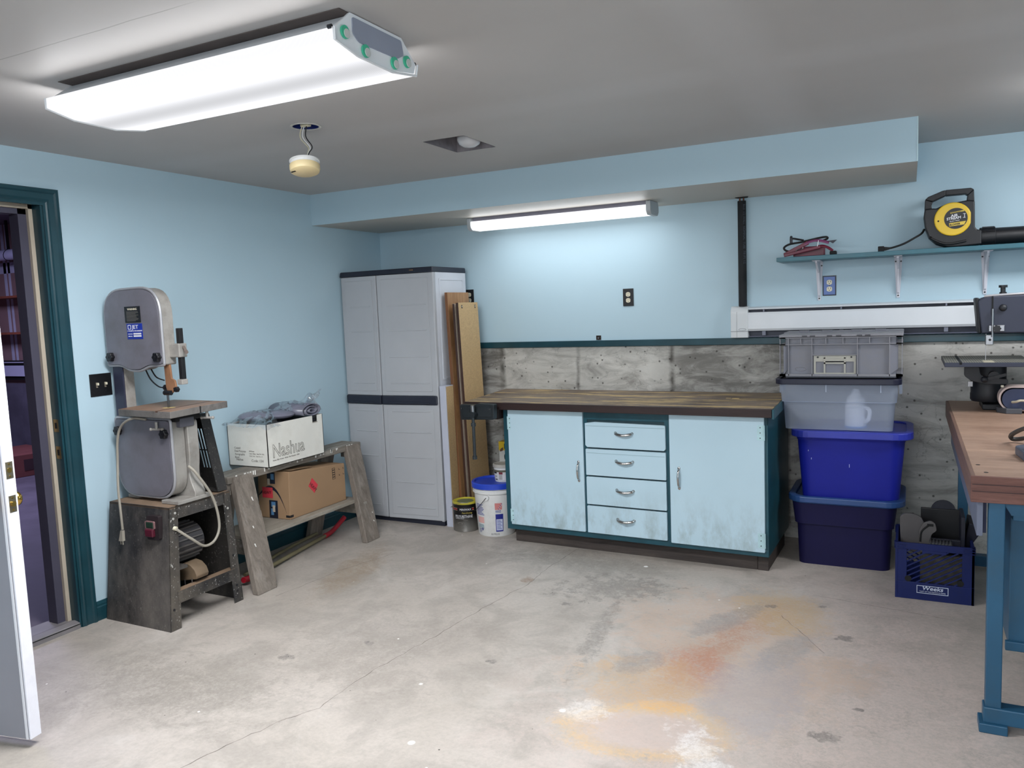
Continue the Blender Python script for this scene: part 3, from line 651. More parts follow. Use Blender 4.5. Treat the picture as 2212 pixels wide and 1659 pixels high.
# frame casting behind, foot, column
fr = rpoly([(.06, .60), (.47, .60), (.475, .625), (.44, .70), (.455, .80), (.452, .985), (.30, 1.0), (.06, 1.0)], [.005, .005, .01, .08, .1, .02, .02, .02], 6)
MB().prism(fr, 'y', -2.288, -2.225, True).build('frame_casting', SIDE, BS, bevel=.004)
MB().box(.36, .478, -2.395, -2.19, .588, .606).build('foot_plate', SIDE, BS, bevel=.003)
MB().box(.06, .14, -2.35, -2.22, .588, .604).build('foot_plate', SIDE, BS, bevel=.003)
MB().box(.042, .115, -2.352, -2.298, .98, 1.27).build('column', SIDE, BS, bevel=.003)
MB().box(.040, .112, -2.360, -2.352, .98, 1.262).build('column_guard', P('dark_blue_grey', (44, 46, 66), 0.45, var=0.1), BS, bevel=.002)
MB().box(.032, .125, -2.362, -2.29, .975, .992).build('column_joint', SIDE, BS, bevel=.003)
# star knobs
def star(b, c, r=.022, d=.022, n=6):
    pts = []
    for i in range(n * 4):
        a = 2 * PI * i / (n * 4); k = r * (1 + .13 * math.cos(n * a)); pts.append((c[0] + k * math.cos(a), c[2] + k * math.sin(a)))
    b.prism(pts, 'y', c[1] - d, c[1], True); return b
for c_ in ((.066, YF_ - .003, 1.304), (.402, YF_ - .005, 1.301), (.072, YF_ - .003, .935), (.405, YF_ - .005, .93)):
    k_ = star(MB(), c_).build('star_knob', BLACKP, BS, bevel=.003)
    MB().cyl((c_[0], c_[1] - .024, c_[2]), (c_[0], c_[1] - .018, c_[2]), .006, n=10).build('knob_insert', DARKSTEEL, k_)
# plates with lettering on the upper door
yy = YF_ - .0065
bp_ = MB().box(.190, .302, yy - .001, yy, 1.470, 1.548).build('warning_plate', P('plate_black', (22, 22, 26), 0.4), BS)
text('WARNING', .014, (.246, yy - .0014, 1.530), (1, 0, 0), (0, 0, 1), IVORY, bp_, align='CENTER')
for i in range(9): MB().box(.203, .203 + random.uniform(.06, .085), yy - .0014, yy - .0009, 1.5215 - i * .0055, 1.5232 - i * .0055).build('small_print', GREYTXT, bp_)
jp = MB().box(.198, .308, yy - .001, yy, 1.390, 1.465).build('maker_plate', P('plate_blue', (24, 48, 150), 0.35, var=0.05), BS)
text('JET', .026, (.236, yy - .0014, 1.440), (1, 0, 0), (0, 0, 1), WHITETXT, jp, sx=1.25)
MB().ring(rr(.206, .228, 1.437, 1.459, .003, 2), rr(.209, .225, 1.440, 1.456, .002, 2), 'y', yy - .0016, yy - .0009).build('emblem', WHITETXT, jp)
text('14" WOOD CUTTING BANDSAW', .0078, (.253, yy - .0014, 1.427), (1, 0, 0), (0, 0, 1), WHITETXT, jp, align='CENTER', sx=.9)
for zz, lab in ((1.413, 'MODEL NO.'), (1.402, 'SERIAL NO.')):
    text(lab, .006, (.205, yy - .0014, zz), (1, 0, 0), (0, 0, 1), WHITETXT, jp)
    MB().box(.243, .298, yy - .0015, yy - .0008, zz - .001, zz + .0065).build('number_field', WHITETXT, jp)
# blade guard, guide post, guides, blade
GB = P('rusty_guard', (150, 108, 78), 0.6, 0.2, var=0.16, vs=10)
MB().prism([(.385, 1.262), (.425, 1.262), (.430, 1.195), (.452, 1.185), (.458, 1.15), (.43, 1.125), (.40, 1.125), (.388, 1.15)], 'y', -2.338, -2.328).build('blade_guard', GB, BS, bevel=.002)
MB().bar((.478, -2.31, 1.175), (.478, -2.31, 1.435), .023, .023, (0, 1, 0)).build('guide_post', P('post_black', (44, 44, 46), 0.45, 0.5, var=0.15), BS, bevel=.002)
MB().box(.427, .496, -2.335, -2.288, 1.296, 1.362).build('post_bracket', SIDE, BS, bevel=.004)
MB().bar((.498, -2.31, 1.345), (.535, -2.33, 1.325), .012, .012).cyl((.53, -2.327, 1.327), (.545, -2.335, 1.320), .009, n=10).build('lock_handle', P('handle_grey', (110, 98, 92), 0.5), BS)
MB().box(.462, .495, -2.332, -2.296, 1.165, 1.19).build('guide_bracket', SIDE, BS, bevel=.003)
g_ = MB(); star(g_, (.468, -2.335, 1.143), .012, .018, 5); g_.build('guide_knob', DARKSTEEL, BS); MB().cyl((.385, -2.345, 1.126), (.430, -2.345, 1.126), .012, n=14).build('blade_guide', DARKSTEEL, BS)
MB().cyl((.372, -2.33, 1.150), (.382, -2.33, 1.150), .014, n=14).build('thrust_bearing', BLACKP, BS)
MB().box(.383, .386, -2.334, -2.322, 1.048, 1.26).build('blade', STEEL, BS)
MB().tube([(.24, -2.33, 1.245), (.28, -2.335, 1.19), (.34, -2.34, 1.155), (.385, -2.338, 1.15)], .0035, 6, 6).build('spring_wire', BLACKP, BS)
MB().tube([(.27, -2.32, 1.24), (.31, -2.325, 1.20), (.37, -2.33, 1.185)], .0035, 6, 6).build('spring_wire', BLACKP, BS)
# table
TQ = [(.142, -2.425), (.542, -2.452), (.480, -2.050), (.088, -2.050)]
def tq(u_, v_):
    a_ = (TQ[0][0] + (TQ[1][0] - TQ[0][0]) * u_, TQ[0][1] + (TQ[1][1] - TQ[0][1]) * u_); b_ = (TQ[3][0] + (TQ[2][0] - TQ[3][0]) * u_, TQ[3][1] + (TQ[2][1] - TQ[3][1]) * u_)
    return (a_[0] + (b_[0] - a_[0]) * v_, a_[1] + (b_[1] - a_[1]) * v_)
TEDGE = P('table_edge_grey', (122, 118, 114), .55, .2, var=.16, vs=12, dirt=(62, 52, 46), dirt_amt=.7, ds=18)
tb = MB().prism(TQ, 'z', 1.018, 1.050).build('table_casting', TEDGE, BS, bevel=.002)
MB().prism([tq(.005, .005), tq(.72, .005), tq(.72, .995), tq(.005, .995)], 'z', 1.0495, 1.0512).prism([tq(.775, .005), tq(.995, .005), tq(.995, .995), tq(.775, .995)], 'z', 1.0495, 1.0512).build('table_surface', P('rusted_table', (150, 118, 96), 0.5, 0.25, var=0.13, vs=6, dirt=(96, 66, 50), dirt_amt=0.5, ds=5), BS)
MB().prism([tq(.725, .0), tq(.77, .0), tq(.77, 1.0), tq(.725, 1.0)], 'z', 1.044, 1.0508).build('miter_slot', P('slot_rust', (84, 60, 48), .6), BS)
MB().cyl((.385, -2.328, 1.0505), (.385, -2.328, 1.0518), .03, n=24).build('table_insert', P('insert_ochre', (176, 152, 96), 0.5, var=0.1), BS)
sl_ = tq(1.003, .5); MB().box(sl_[0] - .004, sl_[0] + .001, sl_[1] - .004, sl_[1] + .003, 1.018, 1.051).build('table_slit', DARK, BS)
MB().box(.34, .46, -2.36, -2.21, .985, 1.0185).build('trunnion', DARK, BS, bevel=.006)
MB().box(.40, .462, -2.335, -2.25, .955, 1.0).build('table_bracket', P('bracket_grey', (84, 84, 92), 0.5), BS, bevel=.004)
for c_ in ((.375, -2.40, .955), (.485, -2.19, .985)):
    w_ = MB().cyl(c_, (c_[0], c_[1], c_[2] + .035), .007, n=10)
    w_.cyl((c_[0] - .03, c_[1] - .008, c_[2]), (c_[0] + .03, c_[1] + .008, c_[2]), .006, n=8).ball((c_[0] - .03, c_[1] - .008, c_[2]), .008).ball((c_[0] + .03, c_[1] + .008, c_[2]), .008)
    w_.build('wing_screw', SIDE, BS)
# belt guard with slots behind
bgp = [(.12, .592), (.468, .592), (.375, .985), (.12, .99)]
bg = MB().prism(bgp, 'y', -2.072, -2.068)
GUARD = m_speckle('guard_black', (26, 26, 27), (150, 146, 140), 0.3, 40, 0.5, dust=(62, 58, 54))
# guard face is cut into bands so that the slots are real openings
bg = MB(); zs = [(.700, .790), (.796, .905)]
def gx(z): return .452 - (z - .592) * (.090 / .393)
slots = [(.300, .311), (.320, .332), (.341, .353), (.362, .372)]
segs = [(.592, .700)] + [(.700, .790), (.790, .796), (.796, .905)] + [(.905, .985)]
for (z0, z1) in segs:
    if (z0, z1) in zs:
        xs_ = [.12] + [v for s_ in slots for v in s_]
        cuts = [(xs_[i], xs_[i + 1]) for i in range(0, len(xs_) - 1, 2)]
        off0, off1 = gx(z0) - gx(.70), gx(z1) - gx(.70)
        for (a, b_) in cuts:
            bg.hexa([(a + (off0 if a > .13 else 0), -2.074, z0), (b_ + off0, -2.074, z0), (b_ + off0, -2.070, z0), (a + (off0 if a > .13 else 0), -2.070, z0), (a + (off1 if a > .13 else 0), -2.074, z1), (b_ + off1, -2.074, z1), (b_ + off1, -2.070, z1), (a + (off1 if a > .13 else 0), -2.070, z1)])
        bg.hexa([(.372 + off0, -2.074, z0), (gx(z0), -2.074, z0), (gx(z0), -2.070, z0), (.372 + off0, -2.070, z0), (.372 + off1, -2.074, z1), (gx(z1), -2.074, z1), (gx(z1), -2.070, z1), (.372 + off1, -2.070, z1)])
    else:
        bg.hexa([(.12, -2.074, z0), (gx(z0), -2.074, z0), (gx(z0), -2.070, z0), (.12, -2.070, z0), (.12, -2.074, z1), (gx(z1), -2.074, z1), (gx(z1), -2.070, z1), (.12, -2.070, z1)])
bgo = bg.build('belt_guard', GUARD, BS)
fr_ = MB().bar((gx(.592), -2.10, .592), (gx(.985), -2.10, .985), .06, .006, (1, 0, 0)).bar((.2, -2.10, .987), (gx(.985), -2.10, .987), .06, .005, (0, 0, 1)).bar((.30, -2.10, .595), (gx(.595), -2.10, .595), .06, .005, (0, 0, 1))
fr_.build('guard_flange', GUARD, bgo)
MB().prism(rpoly([(.15, .60), (.28, .60), (.29, .66), (.27, .80), (.25, .93), (.15, .95)], .05), 'y', -2.14, -2.085).build('pulley_housing', GUARD, BS)
# stand: tapered sheet steel, open towards the room
A0, A1, B0, B1 = .028, .490, -2.505, -2.050          # footprint
T0, T1, U0, U1 = .045, .470, -2.445, -2.070          # top
HT = .587
def sp(x, y, z):      # point on the tapered stand: x,y in 0..1
    k = z / HT; return (A0 + (A1 - A0) * x + ((T0 + (T1 - T0) * x) - (A0 + (A1 - A0) * x)) * k, B0 + (B1 - B0) * y + ((U0 + (U1 - U0) * y) - (B0 + (B1 - B0) * y)) * k, z)
def panel(b, pts, n_, th=.003):
    n_ = Vector(n_) * th; p = [Vector(q_) for q_ in pts]; b.hexa([p[0], p[1], p[1] + n_, p[0] + n_, p[3], p[2], p[2] + n_, p[3] + n_]); return b
MB().hexa([sp(0, 0, HT - .012), sp(1, 0, HT - .012), sp(1, 1, HT - .012), sp(0, 1, HT - .012), sp(0, 0, HT), sp(1, 0, HT), sp(1, 1, HT), sp(0, 1, HT)]).build('stand_top', RUSTTOP, BS, bevel=.002)
panel(MB(), [sp(0, 0, 0), sp(1, 0, 0), sp(1, 0, HT), sp(0, 0, HT)], (0, 1, 0)).build('stand_side', STANDP, BS)
panel(MB(), [sp(0, 1, 0), sp(1, 1, 0), sp(1, 1, HT), sp(0, 1, HT)], (0, -1, 0)).build('stand_side', GUARD, BS)
panel(MB(), [sp(0, 0, 0.1), sp(0, 1, .1), sp(0, 1, HT), sp(0, 0, HT)], (1, 0, 0)).build('stand_back', GUARD, BS)
panel(MB(), [sp(1, 0, 0), sp(1, .135, 0), sp(1, .135, HT), sp(1, 0, HT)], (-1, 0, 0)).build('stand_leg', SPECK, BS)
panel(MB(), [sp(1, .87, 0), sp(1, 1, 0), sp(1, 1, HT), sp(1, .87, HT)], (-1, 0, 0)).build('stand_leg', SPECK, BS)
panel(MB(), [sp(1, .10, HT - .062), sp(1, .9, HT - .062), sp(1, .9, HT), sp(1, .10, HT)], (-1, 0, 0), .004).build('stand_rail', SPECK, BS)
MB().bar(sp(1.0, .10, .150), sp(1.0, .93, .150), .004, .058, (0, 0, 1)).build('stand_rail', SPECK, BS)
MB().bar(sp(.955, .10, .178), sp(.955, .93, .178), .042, .004, (0, 0, 1)).build('rail_ledge', RUSTTOP, BS)
for yv, zv in ((.045, .10), (.93, .06), (.93, .09), (.93, .50), (.09, .555), (.06, .53), (.93, .25)):
    p_ = sp(1.002, yv, zv); MB().cyl((p_[0] - .002, p_[1], p_[2]), (p_[0] + .0015, p_[1], p_[2]), .006, n=10).build('bolt', DARKSTEEL if zv < .3 else P('paint_drip', (176, 174, 168), 0.6), BS)
# push button switch on the side panel
ps = sp(.80, 0, .485); sy = ps[1]
sw = MB().prism(rpoly([(.345, .432), (.428, .436), (.432, .552), (.350, .548)], .008), 'y', -2.478, -2.455).build('switch_plate', P('switch_dark', (40, 32, 34), 0.5), BS)
MB().box(.352, .402, -2.488, -2.476, .492, .520).build('start_button', P('button_green', (30, 50, 38), 0.4), sw, bevel=.003)
MB().box(.350, .404, -2.496, -2.476, .450, .488).build('stop_button', P('button_red', (78, 18, 36), 0.45), sw, bevel=.005)
MB().ring(rr(.346, .408, .487, .525, .006, 3), rr(.351, .403, .491, .521, .004, 3), 'y', -2.486, -2.476).build('switch_bezel', P('bezel_rose', (128, 96, 96), 0.5), sw)
# motor, pulley and dust chute inside
mo = MB().cyl((.345, -2.42, .37), (.345, -2.22, .37), .088, n=28).build('motor', P('motor_black', (58, 56, 58), 0.5, 0.3, var=0.15), BS)
rb_ = MB()
for i in range(20):
    a = 2 * PI * i / 20; rb_.bar((.345 + .089 * math.cos(a), -2.41, .37 + .089 * math.sin(a)), (.345 + .089 * math.cos(a), -2.23, .37 + .089 * math.sin(a)), .006, .014, (math.cos(a), 0, math.sin(a)))
rb_.build('motor_fins', P('motor_fin', (84, 80, 78), .5, .3, var=.1), mo)
MB().box(.12, .44, -2.42, -2.34, .262, .276).build('motor_mount', STANDP, BS)
ch = MB().prism([(.335, .172), (.475, .198), (.482, .215), (.470, .245), (.440, .268), (.400, .275), (.362, .258), (.338, .22)], 'y', -2.325, -2.25, True)
ch.build('dust_chute', MATS.get('chute_tan') or P('chute_tan', (112, 94, 74), 0.7, var=0.2, vs=9), BS, bevel=.004)
MB().cyl((.45, -2.33, .150), (.45, -2.33, .20), .003, n=8).cyl((.40, -2.33, .150), (.40, -2.33, .19), .003, n=8).build('chute_bracket', STEEL, BS)
# grey power cord
CORD = P('cord_grey', (150, 144, 132), 0.6, var=0.06)
gz = .484; gp_ = sp(1, .075, gz)
MB().tube([(.455, -2.30, .76), (.49, -2.285, .72), (.508, -2.215, .588), (.512, -2.190, .448), (.512, -2.222, .376), (.512, -2.289, .362), (.512, -2.36, .415), (gp_[0] + .004, gp_[1], gz)], .0065, 8, 6).build('power_cord', CORD, BS)
MB().cyl((gp_[0] - .002, gp_[1], gz), (gp_[0] + .012, gp_[1] + .004, gz - .002), .010, n=12).build('cord_grommet', IVORY, BS)
cp = MB().tube([(.30, -2.395, 1.0), (.232, -2.42, 1.006), (.149, -2.42, .967), (.112, -2.42, .897), (.105, -2.425, .79), (.14, -2.46, .661), (.168, -2.478, .54), (.176, -2.482, .465)], .006, 8, 6).build('power_cord', CORD, BS)
MB().hexa([(.164, -2.500, .412), (.192, -2.500, .412), (.192, -2.485, .412), (.164, -2.485, .412), (.171, -2.492, .462), (.184, -2.492, .462), (.184, -2.478, .462), (.171, -2.478, .462)]).box(.169, .172, -2.496, -2.491, .394, .412).box(.184, .187, -2.496, -2.491, .394, .412).build('cord_plug', CORD, cp)

# double light switch
def wallplate(name, label, cat, org, u, kind, wd=.072, ht=.114, mat=None):
    """plate on a wall; u = horizontal direction along the wall, faces the room"""
    t = thing(name, label, cat, org)
    o_, u_ = Vector(org), Vector(u); n_ = u_.cross(Vector((0, 0, 1)))        # out of the wall
    def P3(a, b, d): return o_ + u_ * a + Vector((0, 0, b)) + n_ * d
    def slab(b, a0, a1, b0, b1, d0, d1): return b.hexa([P3(a0, b0, d1), P3(a1, b0, d1), P3(a1, b0, d0), P3(a0, b0, d0), P3(a0, b1, d1), P3(a1, b1, d1), P3(a1, b1, d0), P3(a0, b1, d0)])
    slab(MB(), -wd / 2, wd / 2, -ht / 2, ht / 2, 0, .005).build('cover_plate', mat or BLACKP, t, bevel=.002)
    if kind == 'toggle':
        for a in (-.023, .023):
            slab(MB(), a - .005, a + .005, -.013, .013, .004, .0058).build('toggle_slot', P('slot_brown', (120, 112, 100), 0.6), t)
            slab(MB(), a - .004, a + .004, -.001, .011, .005, .017).build('toggle', IVORY, t, bevel=.001)
            for b_ in (-.03, .03): MB().cyl(P3(a, b_, .004), P3(a, b_, .006), .003, n=8).build('screw', DARKSTEEL, t)
    else:
        for b_ in (.0195, -.0195):
            s_ = MB()
            pts = [(max(-.0145, min(.0145, .0172 * math.cos(2 * PI * i / 28))), .0172 * math.sin(2 * PI * i / 28) * .86) for i in range(28)]
            k0 = len(s_.v); s_.v += [P3(p[0], p[1] + b_, .004) for p in pts] + [P3(p[0], p[1] + b_, .0072) for p in pts]
            for i in range(28): s_.f.append([i, (i + 1) % 28, (i + 1) % 28 + 28, i + 28]); s_.s.append(False)
            s_.f.append(list(range(28, 56))); s_.s.append(False)
            r_ = s_.build('receptacle', IVORY, t)
            for a in (-.006, .006): slab(MB(), a - .0012, a + .0012, b_ + .0005, b_ + .0085, .007, .0076).build('blade_slot', DARK, r_)
            MB().cyl(P3(0, b_ - .0075, .0068), P3(0, b_ - .0075, .0077), .0025, n=10).build('ground_slot', DARK, r_)
        MB().cyl(P3(0, 0, .004), P3(0, 0, .0065), .003, n=8).build('screw', DARKSTEEL, t)
    return t
wallplate('light_switch', 'double toggle light switch with black plate beside the band saw', 'light switch', (0.0, -2.405, 1.168), (0, 1, 0), 'toggle', .118, .112)
wallplate('wall_outlet', 'black plated outlet in the middle of the blue wall over the bench', 'outlet', (1.959, 0.0, 1.507), (1, 0, 0), 'outlet')
so2 = wallplate('wall_outlet', 'steel plated outlet with black surround under the wall shelf', 'outlet', (3.183, -.002, 1.524), (1, 0, 0), 'outlet', .064, .106, P('brushed_steel_plate', (84, 104, 152), 0.4, 0.3, var=0.08))
MB().box(3.146, 3.220, -.002, 0, 1.466, 1.582).build('outlet_surround', BLACKP, so2)
wallplate('wall_outlet', 'black plated outlet half hidden behind the leaning boards', 'outlet', (0.765, 0.0, 1.555), (1, 0, 0), 'outlet')
cx = thing('cable_stub', 'small ragged cable cutout just above the teal ledge', 'cutout', (1.745, 0, 1.245))
MB().box(1.728, 1.762, -.003, .001, 1.232, 1.262).build('cut_hole', P('hole_dark', (46, 38, 34), 0.9, var=0.3, vs=40), cx)
MB().cyl((1.747, -.002, 1.247), (1.747, -.014, 1.246), .006, n=10).build('cable_end', STEEL, cx)

# ------------------------------------------------------------------ sawhorse bench of weathered boards
GREYW = m_wood('weathered_grey_wood', (98, 90, 82), (136, 126, 116), (10, 10, 0.8), 3.0, 0.75, wear=(176, 170, 162), wear_amt=0.3, bump=0.3)
GREYWY = m_wood('weathered_grey_plank', (104, 98, 90), (140, 132, 122), (10, 0.8, 10), 3.0, 0.75, wear=(190, 186, 178), wear_amt=0.45, bump=0.3)
SH = thing('sawhorse', 'weathered grey wooden sawhorse bench with splayed legs and lower shelf', 'sawhorse', (0.27, -1.35, 0))
MB().box(.120, .282, -1.905, -.735, .567, .606).build('top_plank', GREYWY, SH, bevel=.004)
def leg(p_top, p_bot, wd, th):
    """plank leg, wide along y, cut level at both ends"""
    b = MB(); (tx, ty, tz), (bx, by, bz) = p_top, p_bot
    b.hexa([(bx - th, by - wd / 2, bz), (bx, by - wd / 2, bz), (bx, by + wd / 2, bz), (bx - th, by + wd / 2, bz), (tx - th, ty - wd / 2, tz), (tx, ty - wd / 2, tz), (tx, ty + wd / 2, tz), (tx - th, ty + wd / 2, tz)])
    return b
lg = leg((.292, -1.800, .600), (.530, -1.912, 0), .142, .042).build('leg', GREYW, SH, bevel=.005)
MB().hexa([(.515, -1.84, .03), (.522, -1.84, .03), (.522, -1.836, .03), (.515, -1.836, .03), (.37, -1.775, .40), (.377, -1.775, .40), (.377, -1.771, .40), (.37, -1.771, .40)]).build('edge_strip', GREYW, lg)
leg((.290, -.822, .602), (.505, -.940, 0), .138, .042).build('leg', GREYW, SH, bevel=.005)
leg((.150, -1.76, .575), (.068, -1.82, 0), .125, .04).build('leg', GREYW, SH, bevel=.005)
leg((.150, -.90, .575), (.075, -1.0, 0), .125, .04).build('leg', GREYW, SH, bevel=.005)
MB().box(.085, .385, -1.85, -.90, .243, .265).build('shelf_board', m_wood('pale_shelf_board', (132, 124, 112), (152, 144, 132), (6, .8, 6), 3, 0.7, wear=(184, 178, 168), wear_amt=.4), SH, bevel=.003)
MB().box(.07, .425, -.915, -.885, .160, .242).build('cross_brace', GREYWY, SH, bevel=.003)
MB().box(.07, .425, -1.855, -1.825, .160, .242).build('cross_brace', GREYWY, SH, bevel=.003)
MB().box(.13, .27, -1.905, -1.875, .50, .567).build('end_block', GREYWY, SH, bevel=.003)
MB().box(.13, .27, -.765, -.735, .50, .567).build('end_block', GREYWY, SH, bevel=.003)
PSP = P('white_paint_splash', (222, 220, 214), 0.5, var=0.03)
sp_ = MB()
for i in range(26):     # drips of white paint along the front edge and leg tops
    y_ = random.choice([random.uniform(-1.87, -1.60), random.uniform(-1.05, -.76), random.uniform(-1.6, -1.05)]); h_ = random.uniform(.006, .026)
    sp_.box(.2815, .2835, y_ - random.uniform(.003, .010), y_ + .004, .606 - h_, .607)
for (y_, z_, h_) in ((-1.80, .47, .020), (-1.86, .33, .012), (-1.89, .24, .016), (-.90, .12, .009), (-.885, .17, .007)):
    k_ = (.6 - z_) / .6; xx = .292 + (.530 - .292) * k_ + .001
    sp_.hexa([(xx + .0006 * 0 + .0119 * h_ / .03, y_ - .0025, z_ - h_ / 2), (xx + .0135 * h_ / .03, y_ - .0025, z_ - h_ / 2), (xx + .0135 * h_ / .03, y_ + .0025, z_ - h_ / 2), (xx, y_ + .0025, z_ - h_ / 2), (xx - .012 * h_ / .03, y_ - .0025, z_ + h_ / 2), (xx, y_ - .0025, z_ + h_ / 2), (xx, y_ + .0025, z_ + h_ / 2), (xx - .012 * h_ / .03, y_ + .0025, z_ + h_ / 2)])
tag(sp_.build('paint_splashes', PSP, SH), kind='stuff')

# white carton on the sawhorse
NB = thing('paper_carton', 'white open carton printed Nashua standing on the sawhorse', 'box', (.165, -1.39, .607))
CARTON = P('white_carton', (222, 220, 212), 0.75, var=0.04, vs=3, dirt=(188, 182, 170), dirt_amt=0.4, ds=5)
CARTIN = P('carton_inside', (150, 144, 134), 0.8)
nx0, nx1, ny0, ny1, nz0, nz1 = .012, .322, -1.632, -1.150, .607, .857; th = .004
wb_ = MB().box(nx0, nx1, ny0, ny0 + th, nz0, nz1).box(nx0, nx0 + th, ny0, ny1, nz0, nz1).box(nx0, nx1, ny1 - th, ny1, nz0, nz1).box(nx0, nx1, ny0, ny1, nz0, nz0 + th)
# long side with the hand hole notched into its top edge
hy0, hy1 = -1.243, -1.198
wb_.box(nx1 - th, nx1, ny0, hy0, nz0, nz1).box(nx1 - th, nx1, hy1, ny1, nz0, nz1).box(nx1 - th, nx1, hy0, hy1, nz0, nz1 - .042)
wb_.build('carton_walls', CARTON, NB)
MB().box(nx1 - .0005, nx1 + .0006, hy0, hy1, nz1 - .046, nz1 - .040).build('hand_hole_edge', CARTIN, NB)
xo = nx1 + .0004
text('Nashua', .112, (xo, -1.598, nz0 + .052), (0, 1, 0), (0, 0, 1), GREYTXT, NB, outline=.0017, sx=.80)
text('Nashua Office Products  Nashua  New Hampshire  03061', .0125, (xo, -1.598, nz0 + .032), (0, 1, 0), (0, 0, 1), GREYTXT, NB, sx=.76)
yo_ = ny0 - .0004
for i, s_ in enumerate(('Coated', 'Dual-Purpose', 'Xerographic', 'Bond')): text(s_, .018, (.06, yo_, nz0 + .102 - i * .0185), (1, 0, 0), (0, 0, 1), GREYTXT, NB, sx=.9)
for i, s_ in enumerate(('500 Sheets', 'Color: White   Basis Wt: 20 lb', 'Color: Ivory   Size: 8.5 x 11')): text(s_, .011, (.175, yo_, nz0 + .088 - i * .014), (1, 0, 0), (0, 0, 1), GREYTXT, NB, sx=.85)
text('Code: 134', .022, (.19, yo_, nz0 + .030), (1, 0, 0), (0, 0, 1), GREYTXT, NB)
text('Nashua', .018, (.07, yo_, nz0 + .034), (1, 0, 0), (0, 0, 1), GREYTXT, NB, outline=.0005)
MB().add([(.066, yo_, nz0 + .028), (.098, yo_, nz0 + .012), (.078, yo_ - .001, nz0 + .010)], [(0, 1, 2)]).build('torn_spot', PSP, NB)
bt = MB().box(nx0 + .01, nx1 - .006, ny0 + .01, -1.20, nz0 + .12, nz1 - .004).build('storage_tray', BLACKP, bevel=.01); tag(bt, 'black tray sitting inside the white Nashua carton', 'tray')
# roll of grey vinyl in a crumpled clear bag
VIN = P('grey_vinyl', (116, 116, 130), 0.3, var=0.1, vs=14)
sp2 = []
for i in range(70):
    a = i / 69 * 2 * PI * 2.6; r_ = .010 + .0036 * a
    sp2.append((-1.245 + r_ * 1.35 * math.cos(a), .893 + r_ * .68 * math.sin(a)))
rl = MB(); k0 = len(sp2)
for x_ in (.05, .330):
    rl.v += [Vector((x_, p[0], p[1])) for p in sp2]
for i in range(k0 - 1): rl.f.append([i, i + 1, i + 1 + k0, i + k0]); rl.s.append(True)
ro = rl.build('vinyl_roll', VIN); so_ = ro.modifiers.new('thick', 'SOLIDIFY'); so_.thickness = .005
tag(ro, 'rolled grey vinyl sheet on top of the white carton', 'roll')
lump = MB()
for (c_, s_) in (((.14, -1.53, .886), (.11, .085, .032)), ((.20, -1.40, .882), (.10, .09, .028))): lump.ball(c_, 1.0, 18, s_)
lo_ = lump.build('folded_vinyl', VIN); tag(lo_, 'folded grey vinyl heap in the bag at the left of the carton', 'vinyl sheet')
FILM = m_film('clear_film')
def bagh(x, y):
    g = lambda cx, cy, s, h: h * math.exp(-(((x - cx) / s[0]) ** 2 + ((y - cy) / s[1]) ** 2))
    h = .866 + g(.15, -1.53, (.13, .09), .052) + g(.2, -1.25, (.22, .10), .072) + g(.22, -1.40, (.12, .10), .045) + g(.25, -1.17, (.05, .035), .085)
    v = Vector((x * 16, y * 16, 1.3)); return h + .020 * noise.noise(v) + .011 * noise.noise(v * 2.6) + .006 * noise.noise(v * 6)
n1, n2 = 56, 84; vv, ff = [], []
for i in range(n1):
    for j in range(n2):
        x = .0 + .365 * i / (n1 - 1); y = -1.665 + .535 * j / (n2 - 1)
        e = min(i, n1 - 1 - i, j, n2 - 1 - j) / 6.0
        h = bagh(x, y); z_ = h if e > 1 else h - (1 - e) * .022 - .01 * abs(noise.noise(Vector((x * 30, y * 30, 5))))
        vv.append((x + .006 * noise.noise(Vector((x * 25, y * 25, 9))), y + .006 * noise.noise(Vector((x * 25, y * 25, 17))), max(z_, .835)))
for i in range(n1 - 1):
    for j in range(n2 - 1):
        a = i * n2 + j
        # the film only hangs over the rim at the near left corner
        if vv[a][0] > .335 and vv[a][1] > -1.3 and vv[a][2] < .86: continue
        if vv[a][0] > .23 + .05 * math.sin(vv[a][1] * 40) and -1.56 < vv[a][1] < -1.30: continue
        if vv[a][0] > .31 and vv[a][1] > -1.30: continue
        ff.append((a, a + n2, a + n2 + 1, a + 1))
pb = MB().add(vv, ff, True).build('plastic_bag', FILM); tag(pb, 'crumpled clear plastic bag spilling over the white carton', 'plastic bag')
tail = MB(); tp = []
for i in range(15):
    t_ = i / 14
    for k in range(14):
        a = 2 * PI * k / 14; r_ = (.012 + .030 * math.sin(PI * min(1, t_ * 1.25))) * (1 + .45 * noise.noise(Vector((a * 1.3, t_ * 7, 2))))
        tp.append((.25 + .05 * t_ + r_ * math.cos(a) * .5, -1.20 + .075 * t_ + r_ * math.sin(a), .925 + .085 * t_))
tail.add(tp, [(i * 14 + k, i * 14 + (k + 1) % 14, (i + 1) * 14 + (k + 1) % 14, (i + 1) * 14 + k) for i in range(14) for k in range(14)], True).build('bag_neck', FILM, pb)

